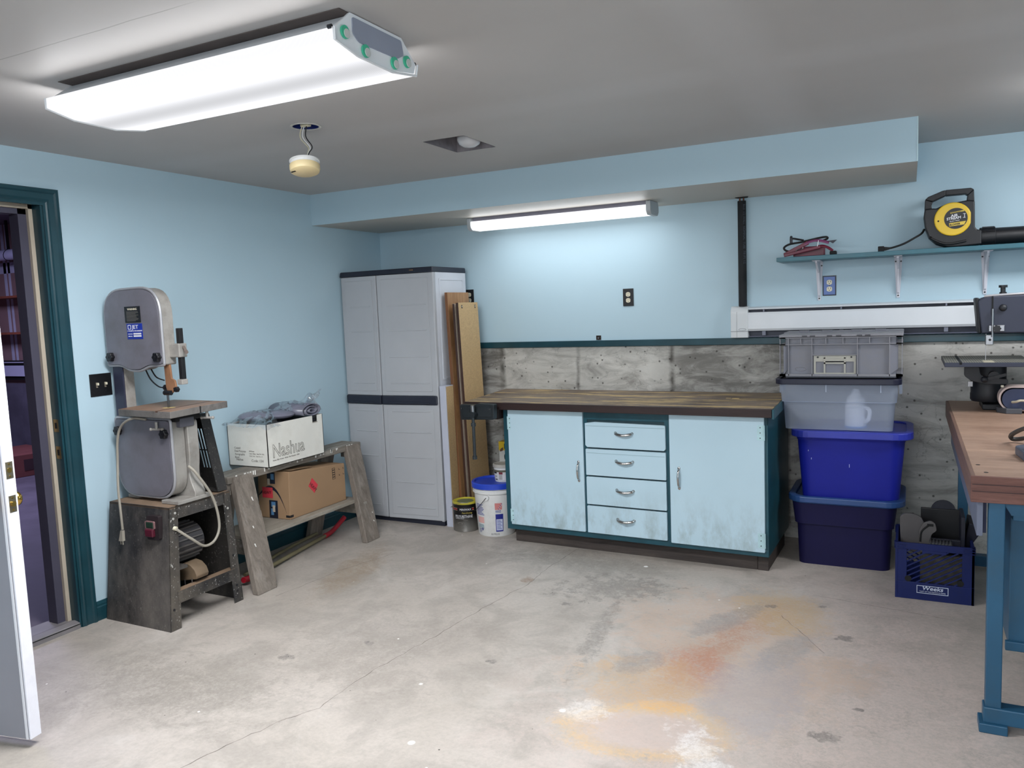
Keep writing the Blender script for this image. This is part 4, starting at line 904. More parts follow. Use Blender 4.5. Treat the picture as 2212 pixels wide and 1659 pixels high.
# brown shipping carton on the sawhorse shelf
BB = thing('shipping_carton', 'brown cardboard carton with red HEAVY labels on the sawhorse shelf', 'box', (.205, -1.235, .266))
KRAFT = P('kraft_cardboard', (152, 122, 92), 0.75, var=0.05, vs=4, bump=0.04, bs=30)
bx0, bx1, by0, by1, bz0 = .080, .326, -1.494, -.972, .266
BBody = MB().hexa([(bx0, by0, bz0), (bx1, by0, bz0), (bx1, by1, bz0), (bx0, by1, bz0), (bx0, by0 + .01, .552), (bx1, by0 + .01, .553), (bx1, by1, .507), (bx0, by1, .507)]).build('carton_body', KRAFT, BB, bevel=.003)
MB().hexa([(.10, -1.47, .5525), (.30, -1.44, .553), (.30, -1.25, .535), (.10, -1.25, .536), (.10, -1.47, .556), (.325, -1.46, .557), (.30, -1.25, .5395), (.10, -1.25, .5395)]).build('flap', P('kraft_inside', (150, 122, 92), 0.8), BB)
def diamond(b, cy_, cz_, h, x): b.add([(x, cy_ - h, cz_), (x, cy_, cz_ - h), (x, cy_ + h, cz_), (x, cy_, cz_ + h)], [(0, 1, 2, 3)])
RED = P('label_red', (206, 58, 70), 0.5, var=0.03)
lb_ = MB().hexa([(bx1, -1.320, .432), (bx1 + .0008, -1.320, .432), (bx1 + .0008, -1.27, .378), (bx1, -1.27, .378), (bx1, -1.285, .476), (bx1 + .0008, -1.285, .476), (bx1 + .0008, -1.235, .422), (bx1, -1.235, .422)]).build('heavy_label', RED, BB)
dv = Vector((0, .050, -.054)).normalized()
text('HEAVY', .030, (bx1 + .0012, -1.313, .440), dv, Vector((0, .054, .050)), BLACKTXT, lb_, sx=.82)
# front end: printed band, smile, tape, label
ye = by0 + .0005
def fq(name, mat, x0, x1, z0, z1, par=BB, d=.001):     # quad on the slightly leaning end face
    f = lambda z_: by0 + .01 * (z_ - bz0) / .286 - d
    return MB().add([(x0, f(z0), z0), (x1, f(z0), z0), (x1, f(z1), z1), (x0, f(z1), z1)], [(0, 1, 2, 3)]).build(name, mat, par)
TAPE = P('tape_black', (26, 30, 44), 0.35, var=0.1)
tpb = fq('packing_tape', TAPE, .155, .218, .475, .545); fq('packing_tape', TAPE, .165, .232, .267, .375)
fq('tape_print', P('tape_blue', (84, 128, 168), 0.4), .182, .215, .335, .366, d=.0014); fq('tape_print', MATS['tape_blue'], .178, .20, .285, .325, d=.0014); fq('tape_print', MATS['tape_blue'], .185, .21, .50, .535, d=.0014)
fq('tape_sticker', P('sticker_cream', (190, 176, 156), 0.6), .192, .212, .305, .345, d=.0018); fq('tape_sticker', MATS['sticker_cream'], .158, .178, .468, .505, d=.0018)
sm = MB(); n = 14; vv = []
for i in range(n + 1):
    t_ = i / n; x_ = .085 + .22 * t_; c_ = .452 - .30 * (t_ - .42) ** 2 * (1 + .6 * t_); w_ = .022 * math.sin(PI * min(1, t_ * 1.02 + .03)) ** .6
    f = by0 + .01 * (c_ - bz0) / .286 - .0012; vv += [(x_, f, c_ - w_ / 2), (x_, f, c_ + w_ / 2)]
sm.add(vv, [(2 * i, 2 * i + 2, 2 * i + 3, 2 * i + 1) for i in range(n)]).build('printed_smile', TAPE, BB)
hl = fq('heavy_label', RED, .115, .198, .388, .452, d=.0024)
text('HEAVY', .026, (.12, by0 + .01 * .5 - .0032, .408), (1, 0, .1), (0, 0, 1), BLACKTXT, hl, sx=.86)
fq('corner_mark', BLACKTXT, .295, .3255, .278, .292); 
MB().box(bx1, bx1 + .0008, by0, by0 + .030, .278, .292).build('corner_mark', BLACKTXT, BB)
ic = MB()
for i in range(5):
    z0 = .425 + i * .0145; ic.ring(rr(-1.095, -1.068, z0, z0 + .0138, .001, 1), rr(-1.0925, -1.0705, z0 + .002, z0 + .0118, .001, 1), 'x', bx1 + .0002, bx1 + .001)
ic.build('handling_icons', BLACKTXT, BB)
for (y_, z_) in ((-1.03, .437), (-.99, .437), (-1.03, .475), (-.99, .475)): MB().box(bx1, bx1 + .0008, y_, y_ + .012, z_, z_ + .002).box(bx1, bx1 + .0008, y_, y_ + .002, z_, z_ + .01).build('corner_mark', BLACKTXT, BB)

# long handled tool with red grips on the floor under the sawhorse
lt_ = thing('lopper', 'long handled tool with red grips lying on the floor under the sawhorse', 'garden tool', (.16, -1.4, 0))
MB().tube([(.33, -1.83, .028), (.24, -1.4, .022), (.17, -1.02, .020)], .012, 10, 4).build('pole', P('pole_yellow', (122, 114, 86), 0.5, var=0.12), lt_)
MB().tube([(.28, -1.83, .035), (.16, -1.4, .03), (.10, -1.02, .03)], .010, 10, 4).build('pole', MATS['pole_yellow'], lt_)
RG = P('grip_red', (178, 24, 44), 0.45, var=0.05)
MB().tube([(.17, -1.02, .020), (.155, -.94, .022), (.15, -.86, .05), (.16, -.80, .09)], .016, 10, 5).build('grip', RG, lt_)
MB().tube([(.33, -1.83, .028), (.335, -1.86, .030), (.34, -1.90, .035)], .017, 10, 4).build('grip', RG, lt_)

# ------------------------------------------------------------------ tall resin storage cabinet
TC = thing('storage_cabinet', 'tall light grey plastic storage cabinet with dark handle band', 'cabinet', (.39, -.29, 0))
RES = P('resin_light_grey', (178, 180, 184), 0.48, var=0.03, vs=3, bump=0.05, bs=180)
RESW = P('resin_side_white', (206, 210, 218), 0.45, var=0.02, bump=0.03, bs=180)
RESD = P('resin_dark', (34, 38, 52), 0.5, var=0.08)
cx0, cx1, cyf, cyb, ctop = .012, .776, -.502, -.070, 1.764
MB().box(cx0 + .01, cx1 - .008, cyf + .012, cyb, .03, 1.735).build('body', RESW, TC)
MB().box(cx0, cx1, cyf + .004, cyb, 0, .035).build('base', RESD, TC)
MB().hexa([(cx0 - .006, cyf - .012, 1.728), (cx1 + .006, cyf - .012, 1.728), (cx1 + .006, cyb, 1.728), (cx0 - .006, cyb, 1.728), (cx0 - .002, cyf - .006, ctop), (cx1 + .002, cyf - .006, ctop), (cx1 + .002, cyb, ctop), (cx0 - .002, cyb, ctop)]).build('top_lid', RESD, TC, bevel=.006)
MB().box(.60, .632, cyf - .0155, cyf - .011, 1.744, 1.752).build('maker_badge', P('badge_brown', (120, 92, 64), 0.4), TC, bevel=.002)
# side panel with embossed frame
sd_ = MB().box(cx1 - .009, cx1, cyf + .03, cyb, .96, 1.728).box(cx1 - .009, cx1, cyf + .03, cyb, .03, .955)
sd_.build('side_panel', RESW, TC, bevel=.002)
MB().ring(rr(-.43, -.105, 1.0, 1.69, .01, 3), rr(-.415, -.12, 1.015, 1.675, .008, 3), 'x', cx1, cx1 + .004).build('side_molding', RESW, TC, bevel=.0015)
MB().box(cx1 - .02, cx1 + .002, cyf - .004, cyf + .028, .03, 1.728).build('corner_post', RES, TC, bevel=.006)
xm = .334; ym = cyf - .030           # the doors meet in the middle and bow outwards
def cdoor(x0, y0, x1, y1, z0, z1, slats):
    d = Vector((x1 - x0, y1 - y0, 0)); L = d.length; u = d.normalized(); n_ = Vector((u[1], -u[0], 0)); o_ = Vector((x0, y0, 0))
    def slab(b, a0, a1, zz0, zz1, d0, d1):
        f = lambda a, z_, k: o_ + u * a + n_ * k + Vector((0, 0, z_))
        return b.hexa([f(a0, zz0, d1), f(a1, zz0, d1), f(a1, zz0, d0), f(a0, zz0, d0), f(a0, zz1, d1), f(a1, zz1, d1), f(a1, zz1, d0), f(a0, zz1, d0)])
    dd = slab(MB(), 0, L, z0, z1, -.018, 0).build('door', RES, TC, bevel=.005)
    slab(MB(), .035, L - .035, z0 + .03, z1 - .03, 0, .0035).build('raised_field', RES, dd, bevel=.002)
    for z_ in slats: slab(MB(), .075, L - .055, z_ - .004, z_ + .004, .0015, .0075).build('molded_ridge', RES, dd, bevel=.002)
    return slab
for (x0, y0, x1, y1) in ((cx0, cyf - .004, xm - .004, ym), (xm + .004, ym, cx1 - .004, cyf - .004)):
    sl = cdoor(x0, y0, x1, y1, .898, 1.726, (.985, 1.165, 1.345, 1.515))
    cdoor(x0, y0, x1, y1, .035, .836, (.120, .295, .470, .645, .790))
    L_ = math.hypot(x1 - x0, y1 - y0)
    b = MB(); sl(b, .0, L_, .836, .898, -.02, .012); b.build('handle_band', RESD, TC, bevel=.008)
    b = MB(); sl(b, .06, L_ - .06, .842, .856, .010, .018); b.build('finger_pull', RESD, TC, bevel=.004)

# ------------------------------------------------------------------ boards leaning against the cabinet side
def lean_board(name, label, x_t, x_b, th, y0, y1, h, mat, edge, face=None, cat='board', group='boards leaning beside the cabinet'):
    t = thing(name, label, cat, ((x_t + x_b) / 2, (y0 + y1) / 2, 0), 0, group)
    MB().hexa([(x_b - th, y0, .0), (x_b, y0, .0), (x_b, y1, .0), (x_b - th, y1, .0), (x_t - th, y0, h), (x_t, y0, h), (x_t, y1, h), (x_t - th, y1, h)]).build('panel', mat, t, bevel=.0015)
    if edge: MB().hexa([(x_b - th + .001, y0 - .0015, .001), (x_b - .001, y0 - .0015, .001), (x_b - .001, y0 + .001, .001), (x_b - th + .001, y0 + .001, .001), (x_t - th + .001, y0 - .0015, h - .001), (x_t - .001, y0 - .0015, h - .001), (x_t - .001, y0 + .001, h - .001), (x_t - th + .001, y0 + .001, h - .001)]).build('edge_band', edge, t)
    return t
OAK = m_wood('oak', (142, 102, 68), (186, 146, 104), (9, 9, 0.30), 3.4, 0.45, dark=(122, 84, 54), bump=0.08)
OAKE = m_wood('oak_edge', (110, 72, 46), (140, 96, 62), (10, 10, .5), 4, 0.5)
CHIP = P('particle_board', (194, 164, 120), 0.7, var=0.10, vs=90, bump=0.05, bs=200)
EDGE = P('dark_laminate_edge', (64, 42, 34), 0.45, var=0.15)
ALU = P('white_laminate', (188, 192, 206), 0.42, var=0.04)
lean_board('laminate_panel', 'short white laminate panel with particle board back beside the cabinet', .833, .842, .048, -.500, -.400, .965, ALU, None)
MB().hexa([(.8425, -.494, .002), (.8440, -.494, .002), (.8440, -.402, .002), (.8425, -.402, .002), (.8335, -.494, .96), (.8350, -.494, .96), (.8350, -.402, .96), (.8335, -.402, .96)]).build('board_face', CHIP, bpy.data.objects['laminate_panel'])
lean_board('oak_board', 'tall oak veneer board leaning between the cabinet and particle boards', .818, .862, .022, -.395, -.110, 1.590, OAK, OAKE)
lean_board('dark_edged_board', 'dark edged shelf board between the oak and the particle board', .870, .908, .018, -.393, -.125, 1.512, P('laminate_pale', (196, 184, 170), .4), EDGE)
pbd = lean_board('particle_board', 'tan particle board shelf with cam holes leaning nearest the bench', .897, .942, .019, -.390, -.125, 1.518, CHIP, EDGE)
for y_ in (-.345, -.165):
    hp = MB().cyl((.8945, y_, 1.492), (.8982, y_, 1.492), .010, n=16).cyl((.8942, y_, 1.480), (.8982, y_, 1.478), .006, n=10).build('cam_fitting', DARKSTEEL, pbd)
    MB().cyl((.898, y_, 1.492), (.899, y_, 1.492), .0045, n=10).build('cam_slot', IVORY, hp)

# ------------------------------------------------------------------ bucket, tub, can and boxes beside the bench
def arcpanel(b, c, r, a0, a1, z0, z1, r1=None, n=10):
    r1 = r if r1 is None else r1
    vv = []
    for i in range(n + 1):
        a = a0 + (a1 - a0) * i / n; vv += [(c[0] + r * math.cos(a), c[1] + r * math.sin(a), z0), (c[0] + r1 * math.cos(a), c[1] + r1 * math.sin(a), z1)]
    return b.add(vv, [(2 * i, 2 * i + 2, 2 * i + 3, 2 * i + 1) for i in range(n)], True)
BK = thing('plastic_pail', 'white plastic pail with blue lid and wire handle beside the bench', 'bucket', (1.178, -.497, 0))
bc = (1.178, -.497, 0); RBt, RTp, HB = .121, .142, .327
PAIL = P('pail_white', (222, 222, 220), 0.45, var=0.04, vs=5, dirt=(160, 156, 150), dirt_amt=0.35, ds=10)
MB().lathe([(.001, 0), (RBt - .004, 0), (RBt, .006), (RTp - .003, HB - .045), (RTp + .006, HB - .043), (RTp + .006, HB - .030), (RTp, HB - .028), (RTp, HB), (.001, HB)], bc, 48, False).build('pail_body', PAIL, BK)
BLID = P('lid_blue', (38, 70, 190), 0.4, var=0.06)
ld = MB().lathe([(RTp + .001, HB - .012), (RTp + .012, HB - .012), (RTp + .013, HB + .018), (RTp + .008, HB + .024), (RTp - .006, HB + .024), (RTp - .010, HB + .012), (.001, HB + .012)], bc, 48, False).build('lid', BLID, BK)
def onp(z, a, d=0.0):
    r = RBt + (RTp - .003 - RBt) * (z / (HB - .045)) + d; return (bc[0] + r * math.cos(a), bc[1] + r * math.sin(a), z)
aw = math.radians(-72)          # side towards the camera
ear = MB().cyl(onp(.262, aw - .25, -.004), onp(.262, aw - .25, .010), .017, n=18).build('handle_ear', PAIL, BK)
MB().tube([onp(.262, aw - .25, .012), onp(.215, aw - .55, .014), onp(.165, aw - 1.0, .016), onp(.15, aw - 1.5, .016)], .0022, 6, 6).build('wire_handle', DARKSTEEL, BK)
def prt(name, col, a0, a1, z0, z1, d=.0007):
    b = MB(); r0 = RBt + (RTp - .003 - RBt) * z0 / (HB - .045) + d; r1 = RBt + (RTp - .003 - RBt) * z1 / (HB - .045) + d
    return arcpanel(b, bc, r0, math.radians(a0), math.radians(a1), z0, z1, r1).build(name, col, BK)
PB = P('print_blue', (70, 80, 150), 0.6, var=0.1, vs=60); PN = P('print_navy', (26, 34, 130), 0.5); PR = P('print_red', (206, 64, 58), 0.55); PK = P('print_pink', (226, 176, 170), 0.6); PT = P('print_teal', (86, 140, 160), 0.6)
for i in range(8): prt('printed_line', PB, -128 - (i % 3), -101 + (i % 2) * 3 - (8 if i in (1, 5) else 0), .208 - i * .0095, .2125 - i * .0095)
prt('printed_panel', PK, -126, -100, .088, .128)
for i in range(3): prt('printed_line', PT, -125, -103, .073 - i * .008, .0765 - i * .008)
for i in range(5): prt('printed_line', PB, -124, -115 + (i % 2) * 2, .048 - i * .006, .0505 - i * .006)
for i in range(8): prt('printed_stripe', PR, -65, -45, .182 + i * .0055, .1855 + i * .0055)
for i in range(7): prt('printed_check', WHITETXT if i % 2 else PN, -56 + i * 1.5, -54 + i * 1.5, .185 + i * .005, .1895 + i * .005, .0012)
for i in range(3): prt('printed_line', PB, -64, -48, .162 + i * .006, .165 + i * .006)
prt('printed_frame', PN, -64, -42, .035, .152); prt('printed_field', P('label_pale', (196, 202, 224), .6), -62, -44, .044, .118, .0012)
for i in range(9): prt('printed_line', PB, -60.5, -46 - (i % 3) * 2, .051 + i * .0072, .054 + i * .0072, .0016)
text('B17M210', .014, (0, 0, .014), (1, 0, 0), (0, 0, 1), BLACKTXT, BK, bend=(bc[0], bc[1], RBt + .0016, math.radians(-79)))
MB().tube([onp(.048 + .010 * math.sin(a), math.radians(-108) + .075 * math.cos(a), .0012) for a in [i * 2 * PI / 3 + .5 for i in range(3)]], .0028, 6, 1, True, .3).build('recycling_mark', PN, BK)
tb_ = thing('small_tub', 'small white tub with printed label standing on the blue pail lid', 'tub', (1.235, -.455, HB + .012))
tc_ = (1.222, -.455, HB + .0125)
MB().lathe([(.001, 0), (.055, 0), (.056, .003), (.063, .094), (.065, .096), (.065, .102), (.001, .102)], tc_, 36, False).build('tub_body', PAIL, tb_)
MB().lathe([(.066, .096), (.0685, .096), (.0685, .112), (.065, .116), (.059, .116), (.057, .112), (.001, .112)], tc_, 36, False).build('tub_lid', P('tub_lid_grey', (176, 172, 164), .5, var=.12, vs=20), tb_)
def tprt(name, col, a0, a1, z0, z1, d=.0008):
    b = MB(); f = lambda z_: .056 + .007 * z_ / .094 + d
    return arcpanel(b, tc_, f(z0), math.radians(a0), math.radians(a1), tc_[2] + z0, tc_[2] + z1, f(z1)).build(name, col, tb_)
tprt('printed_label', P('label_white', (214, 212, 210), .5), -150, -20, .012, .078); tprt('printed_band', P('label_olive', (104, 100, 84), .5), -150, -20, .066, .080, .001)
tprt('printed_mark', P('label_maroon', (120, 44, 54), .5), -92, -68, .052, .066, .0013); tprt('printed_mark', BLACKTXT, -140, -108, .056, .066, .0013)
for i in range(6): tprt('printed_line', GREYTXT, -92, -70, .018 + i * .0055, .0205 + i * .0055, .0013)
tprt('printed_mark', BLACKTXT, -125, -105, .014, .020, .0013); tprt('printed_mark', BLACKTXT, -125, -108, .036, .040, .0013)

CN = thing('paint_can', 'dark metal varnish can with yellow lid printed POLYURETHANE', 'paint can', (.947, -.500, 0)); cc = (.947, -.500, 0)
tcan = NT('can_black_to_grey'); zc_ = tcan.xyz()[2]
CANM = tcan.fin(tcan.mix(tcan.ramp(zc_, .02, .11), lin((116, 112, 106)), lin((22, 21, 23))), .35, .3)
MB().lathe([(.001, 0), (.085, 0), (.0865, .003), (.085, .006), (.085, .184), (.0865, .187), (.085, .190)], cc, 44, False).build('can_body', CANM, CN)
MB().lathe([(.0855, .184), (.0878, .188), (.0870, .196), (.081, .198), (.076, .193), (.060, .193), (.058, .190), (.001, .190)], cc, 44, False).build('can_lid', P('lid_yellow', (206, 196, 70), .4, .2, var=.08), CN)
MB().lathe([(.055, .1905), (.055, .1922), (.001, .1922)], cc, 36, False).build('lid_label', P('lid_green_grey', (120, 132, 104), .4, .2, var=.25, vs=30), CN)
def cprt(name, col, a0, a1, z0, z1, d=.0006): return arcpanel(MB(), cc, .085 + d, math.radians(a0), math.radians(a1), z0, z1).build(name, col, CN)
cprt('red_band', P('band_red', (150, 34, 40), .45), -165, -20, .148, .158); cprt('gold_line', P('line_cream', (196, 176, 140), .5), -165, -20, .159, .161, .0007); cprt('gold_line', MATS['line_cream'], -165, -20, .144, .146, .0007)
cprt('name_field', BLACKP, -100, -30, .138, .168, .0009)
cb = lambda a, d=.0012: (cc[0], cc[1], .085 + d, math.radians(a))
text('MINWAX', .020, (0, 0, .145), (1, 0, 0), (0, 0, 1), WHITETXT, CN, bend=cb(-88), sx=.95)
text('Fast-Drying', .015, (0, 0, .124), (1, 0, 0), (0, 0, 1), P('print_gold', (190, 170, 80), .5), CN, bend=cb(-78), shear=.2)
text('POLYURETHANE', .027, (0, 0, .096), (1, 0, 0), (0, 0, 1), WHITETXT, CN, bend=cb(-112), sx=.62)
text('Gloss', .013, (0, 0, .077), (1, 0, 0), (0, 0, 1), GREYTXT, CN, bend=cb(-72), shear=.2)
cprt('underline', WHITETXT, -112, -70, .090, .092, .0009)
text('PROTECTS', .017, (0, 0, .022), (1, 0, 0), (0, 0, 1), GREYTXT, CN, bend=cb(-110), sx=.85)
arc_ = [(cc[0] + .0860 * math.cos(math.radians(-112 + 34 * (1 - math.cos(t_)) / 2 * 1.6)), cc[1] + .0860 * math.sin(math.radians(-112 + 34 * (1 - math.cos(t_)) / 2 * 1.6)), .036 + .030 * math.sin(t_)) for t_ in [PI * i / 12 for i in range(13)]]
MB().tube(arc_, .0012, 5, 1).build('printed_arc', GREYTXT, CN)
cprt('printed_eye', GREYTXT, -98, -76, .054, .062, .0008); cprt('printed_eye', BLACKP, -94, -80, .0565, .0595, .001)
MB().tube([(.860, -.515, .150), (.883, -.586, .165), (.955, -.598, .1985), (1.01, -.568, .1985)], .0014, 6, 6).build('wire_handle', STEEL, CN)
dbx = thing('small_carton', 'small white carton with black lid behind the varnish can', 'box', (1.01, -.33, 0))
MB().box(.962, 1.07, -.385, -.27, 0, .205).build('carton_body', P('carton_pale_blue', (206, 216, 220), .5, var=.03), dbx, bevel=.002)
MB().box(.957, 1.075, -.390, -.265, .205, .225).build('carton_lid', BLACKP, dbx, bevel=.003)
MB().box(.99, 1.06, -.3862, -.385, .16, .175).build('printed_line', PT, dbx)
ep_ = thing('product_box', 'yellow and white product box wedged behind the pail against the wall', 'box', (1.19, -.20, 0))
MB().box(1.092, 1.29, -.26, -.14, 0, .500).build('box_body', P('product_white', (222, 220, 212), .5, var=.03), ep_, bevel=.002)
MB().box(1.091, 1.291, -.2612, -.139, .500, .560).build('box_top_band', P('product_yellow', (222, 186, 36), .45, var=.04), ep_)
text('BEST', .050, (1.130, -.2622, .512), (1, 0, 0), (0, 0, 1), BLACKTXT, ep_, bold=.001)
MB().prism(rpoly([(1.096, .490), (1.122, .496), (1.126, .523), (1.104, .510)], .008), 'y', -.2632, -.261).build('seal', P('seal_brown', (120, 84, 60), .5), ep_)
MB().prism(rpoly([(1.132, .435), (1.19, .44), (1.185, .485), (1.155, .492), (1.13, .47)], .012), 'y', -.2625, -.2598).build('printed_picture', P('picture_dark', (60, 50, 40), .5, var=.5, vs=60), ep_)
text('Coat', .046, (1.142, -.2612, .392), (1, 0, 0), (0, 0, 1), BLACKTXT, ep_, bold=.001)
text('Garage', .034, (1.113, -.2612, .352), (1, 0, 0), (0, 0, 1), BLACKTXT, ep_, bold=.001)
MB().box(1.113, 1.22, -.2614, -.2598, .30, .338).build('printed_picture', MATS['picture_dark'], ep_)
MB().box(1.10, 1.26, -.2608, -.2598, .27, .287).build('printed_line', GREYTXT, ep_)

# ------------------------------------------------------------------ painted cabinet bench
ROT = math.radians(-1.7)
WBn = thing('workbench_cabinet', 'light blue cabinet workbench with dark teal frame, two doors and four drawers', 'workbench', (1.378, -.687, 0), ROT, local=True)
DOORB = NT('cabinet_paint_light_blue')
def mk_doorb(t):
    n1 = t.noise(2.0, 5); z_ = t.xyz()[2]
    k_ = t.mix(t.ramp(n1, .3, .7), lin((180, 206, 218)), lin((186, 211, 223)))
    dirt = t.math('MULTIPLY', t.ramp(t.noise(9, 9, .75, vec=t.mapping((1, 1, .45))), .46, .66), t.ramp(z_, .42, .18))
    k_ = t.mix(t.math('MULTIPLY', dirt, .55), k_, lin((132, 142, 138)))
    t.bump(t.noise(30, 4), .06, .003); return t.fin(k_, .42, 0, .4)
DOORB = mk_doorb(DOORB)
BW, BD = 1.567, .63
# case: sides, bottom, back, stiles and rails
cz0, cz1 = .092, .853
MB().box(-.018, .002, .0, BD, cz0, cz1).build('side_panel', TEAL, WBn, bevel=.002)
MB().box(BW - .02, BW, .0, BD, cz0, cz1).build('side_panel', TEAL, WBn, bevel=.002)
MB().box(0.02, BW - .02, BD - .01, BD, cz0, cz1).build('back_panel', TEAL, WBn)
MB().box(-.018, BW, -.001, .02, cz0, cz0 + .038).build('bottom_rail', TEAL, WBn, bevel=.002)
MB().box(0.02, BW - .02, .02, BD - .01, cz0, cz0 + .02).build('floor_board', TEAL, WBn)
MB().box(-.018, BW, .0, .02, .80, cz1).build('top_rail', TEAL, WBn, bevel=.002)
MB().box(-.018, .022, -.0005, .02, cz0, cz1).build('stile', TEAL, WBn)
for x_ in (.520, 1.020): MB().box(x_ - .012, x_ + .022, -.0005, .02, cz0, cz1).build('stile', TEAL, WBn)
MB().box(.53, 1.03, .004, .019, cz0, cz1).build('drawer_void', P('teal_shadow_gap', (20, 52, 60), .5), WBn)
# weathered plinth
PLN = m_wood('plinth_wood', (54, 48, 46), (80, 71, 66), (.8, 10, 10), 3, .8, bump=.3)
MB().box(.02, BW - .07, .055, .095, 0, cz0).build('plinth', PLN, WBn, bevel=.002)
MB().box(BW - .068, BW - .012, .052, .55, 0, cz0).build('plinth_block', PLN, WBn, bevel=.002)
MB().box(.008, .05, .056, .55, 0, cz0).build('plinth_block', PLN, WBn, bevel=.002)
def pull_h(parent, x, z_, y=-.016):          # curved chrome drawer pull
    b = MB().tube([(x - .052, y, z_ + .004), (x - .042, y - .018, z_ + .001), (x, y - .028, z_ - .004), (x + .042, y - .018, z_ + .001), (x + .052, y, z_ + .004)], .0075, 10, 5, flat=.7)
    b.ball((x - .050, y, z_ + .004), .010, 10, (1, .5, .8)).ball((x + .050, y, z_ + .004), .010, 10, (1, .5, .8)); return b.build('pull', CHROME, parent)
def pull_v(parent, x, z_, y=-.016):
    b = MB().tube([(x, y, z_ + .050), (x, y - .016, z_ + .036), (x, y - .024, z_), (x, y - .016, z_ - .036), (x, y, z_ - .050)], .006, 10, 5)
    b.ball((x, y, z_ + .055), .011, 10, (.8, .4, 1)).ball((x, y, z_ - .055), .011, 10, (.8, .4, 1)); return b.build('pull', CHROME, parent)
def slabdoor(x0, x1, z0, z1, name='door', cut=0):
    if cut: pl = [(x0, z0 + .012), (x0 + .012, z0), (x1 - .01, z0), (x1, z0 + .01), (x1, z1 - .01), (x1 - .012, z1 - .006), (x0 + .06, z1), (x0, z1 - .008)]
    else: pl = rr(x0, x1, z0, z1, .004, 2)
    return MB().prism(pl, 'y', -.017, .001).build(name, DOORB, WBn, bevel=.002)
d1 = slabdoor(.020, .520, .128, .851); pull_v(d1, .487, .492)
d2 = slabdoor(1.040, 1.550, .120, .849); pull_v(d2, 1.092, .492)
HNG = P('hinge_painted', (178, 210, 216), .4, var=.08, vs=30)
for d_, x0, x1, xk in ((d1, .002, .04, .020), (d2, 1.515, 1.565, 1.551)):
    for z_ in (.755, .175):
        h_ = MB().box(min(xk, x0), xk - .001, -.0035 if xk > 1 else -.003, -.0005, z_, z_ + .075) if False else MB().box(xk + .003 if xk < 1 else x0, x1 - .002 if xk < 1 else xk - .004, -.0190, -.0165, z_ - .03, z_ + .05)
        ho = h_.build('hinge_leaf', HNG, d_); MB().cyl((xk, -.018, z_ - .03), (xk, -.018, z_ + .05), .0036, n=10).build('hinge_pin', HNG, ho)
        for dz_ in (-.018, .01, .038): MB().cyl(((xk + .014 if xk < 1 else xk - .02), -.0195, z_ + dz_), ((xk + .014 if xk < 1 else xk - .02), -.0185, z_ + dz_), .003, n=8).build('screw', DARKSTEEL, ho)
for i, (z0, z1) in enumerate(((.640, .790), (.474, .630), (.300, .464), (.128, .290))):
    d_ = slabdoor(.534, 1.018, z0, z1, 'drawer_front', 1 if i == 0 else 0); pull_h(d_, .774, (z0 + z1) / 2 + .012)
    if i < 2: MB().box(.54, 1.012, -.0178, -.0168, z1 - .024, z1 - .0225).build('board_seam', P('seam_grey', (120, 150, 156), .6), d_)
# worktop: worn dark planks (world shape written in bench coordinates)
TOPW = m_wood('worktop_worn', (104, 90, 80), (136, 122, 108), (.55, 9, 9), 3.2, .6, wear=(200, 172, 118), wear_amt=.8, bump=.25, wear_s=5.0, dark=(66, 54, 48), wl=(.50, .60))
TOPE = m_wood('worktop_edge', (34, 22, 22), (50, 32, 30), (.8, 10, 10), 4, .5, bump=.1)
Wt = thing('worktop', 'worn dark wooden worktop on the light blue cabinet bench', 'worktop', (2.05, -.40, .853))
Q = [(1.122, -.757), (2.974, -.806), (2.960, -.068), (1.036, -.012)]
def lerp2(a, b, t_): return (a[0] + (b[0] - a[0]) * t_, a[1] + (b[1] - a[1]) * t_)
for i, (t0, t1) in enumerate(((.03, .335), (.337, .665), (.667, 1.0))):
    pl = [lerp2(Q[0], Q[3], t0), lerp2(Q[1], Q[2], t0), lerp2(Q[1], Q[2], t1), lerp2(Q[0], Q[3], t1)]
    MB().prism(pl, 'z', .857, .8975 - .0006 * (i % 2)).build('plank', TOPW, Wt, bevel=.002)
pl = [Q[0], Q[1], lerp2(Q[1], Q[2], .028), lerp2(Q[0], Q[3], .028)]
MB().prism(pl, 'z', .8535, .8968).build('front_edge', TOPE, Wt, bevel=.0025)
er = [(Q[1][0] + .001, Q[1][1] + .004), (Q[1][0] + .012, Q[1][1] + .004), (Q[2][0] + .012, Q[2][1]), (Q[2][0] + .001, Q[2][1])]
MB().prism(er, 'z', .845, .896).build('end_board', TEAL, Wt, bevel=.002)
MB().box(1.325, 1.353, -.745, -.60, .79, .856).build('vise_block', TOPE, Wt, bevel=.003)
ch_ = MB()
for (x_, y_, r_) in ((2.71, -.37, .022), (2.675, -.36, .008), (2.66, -.355, .008)): ch_.cyl((x_, y_, .8972), (x_, y_, .8984), r_, n=12)
ch_.build('filler_blob', P('filler_tan', (196, 170, 120), .7, var=.15, vs=40), Wt)
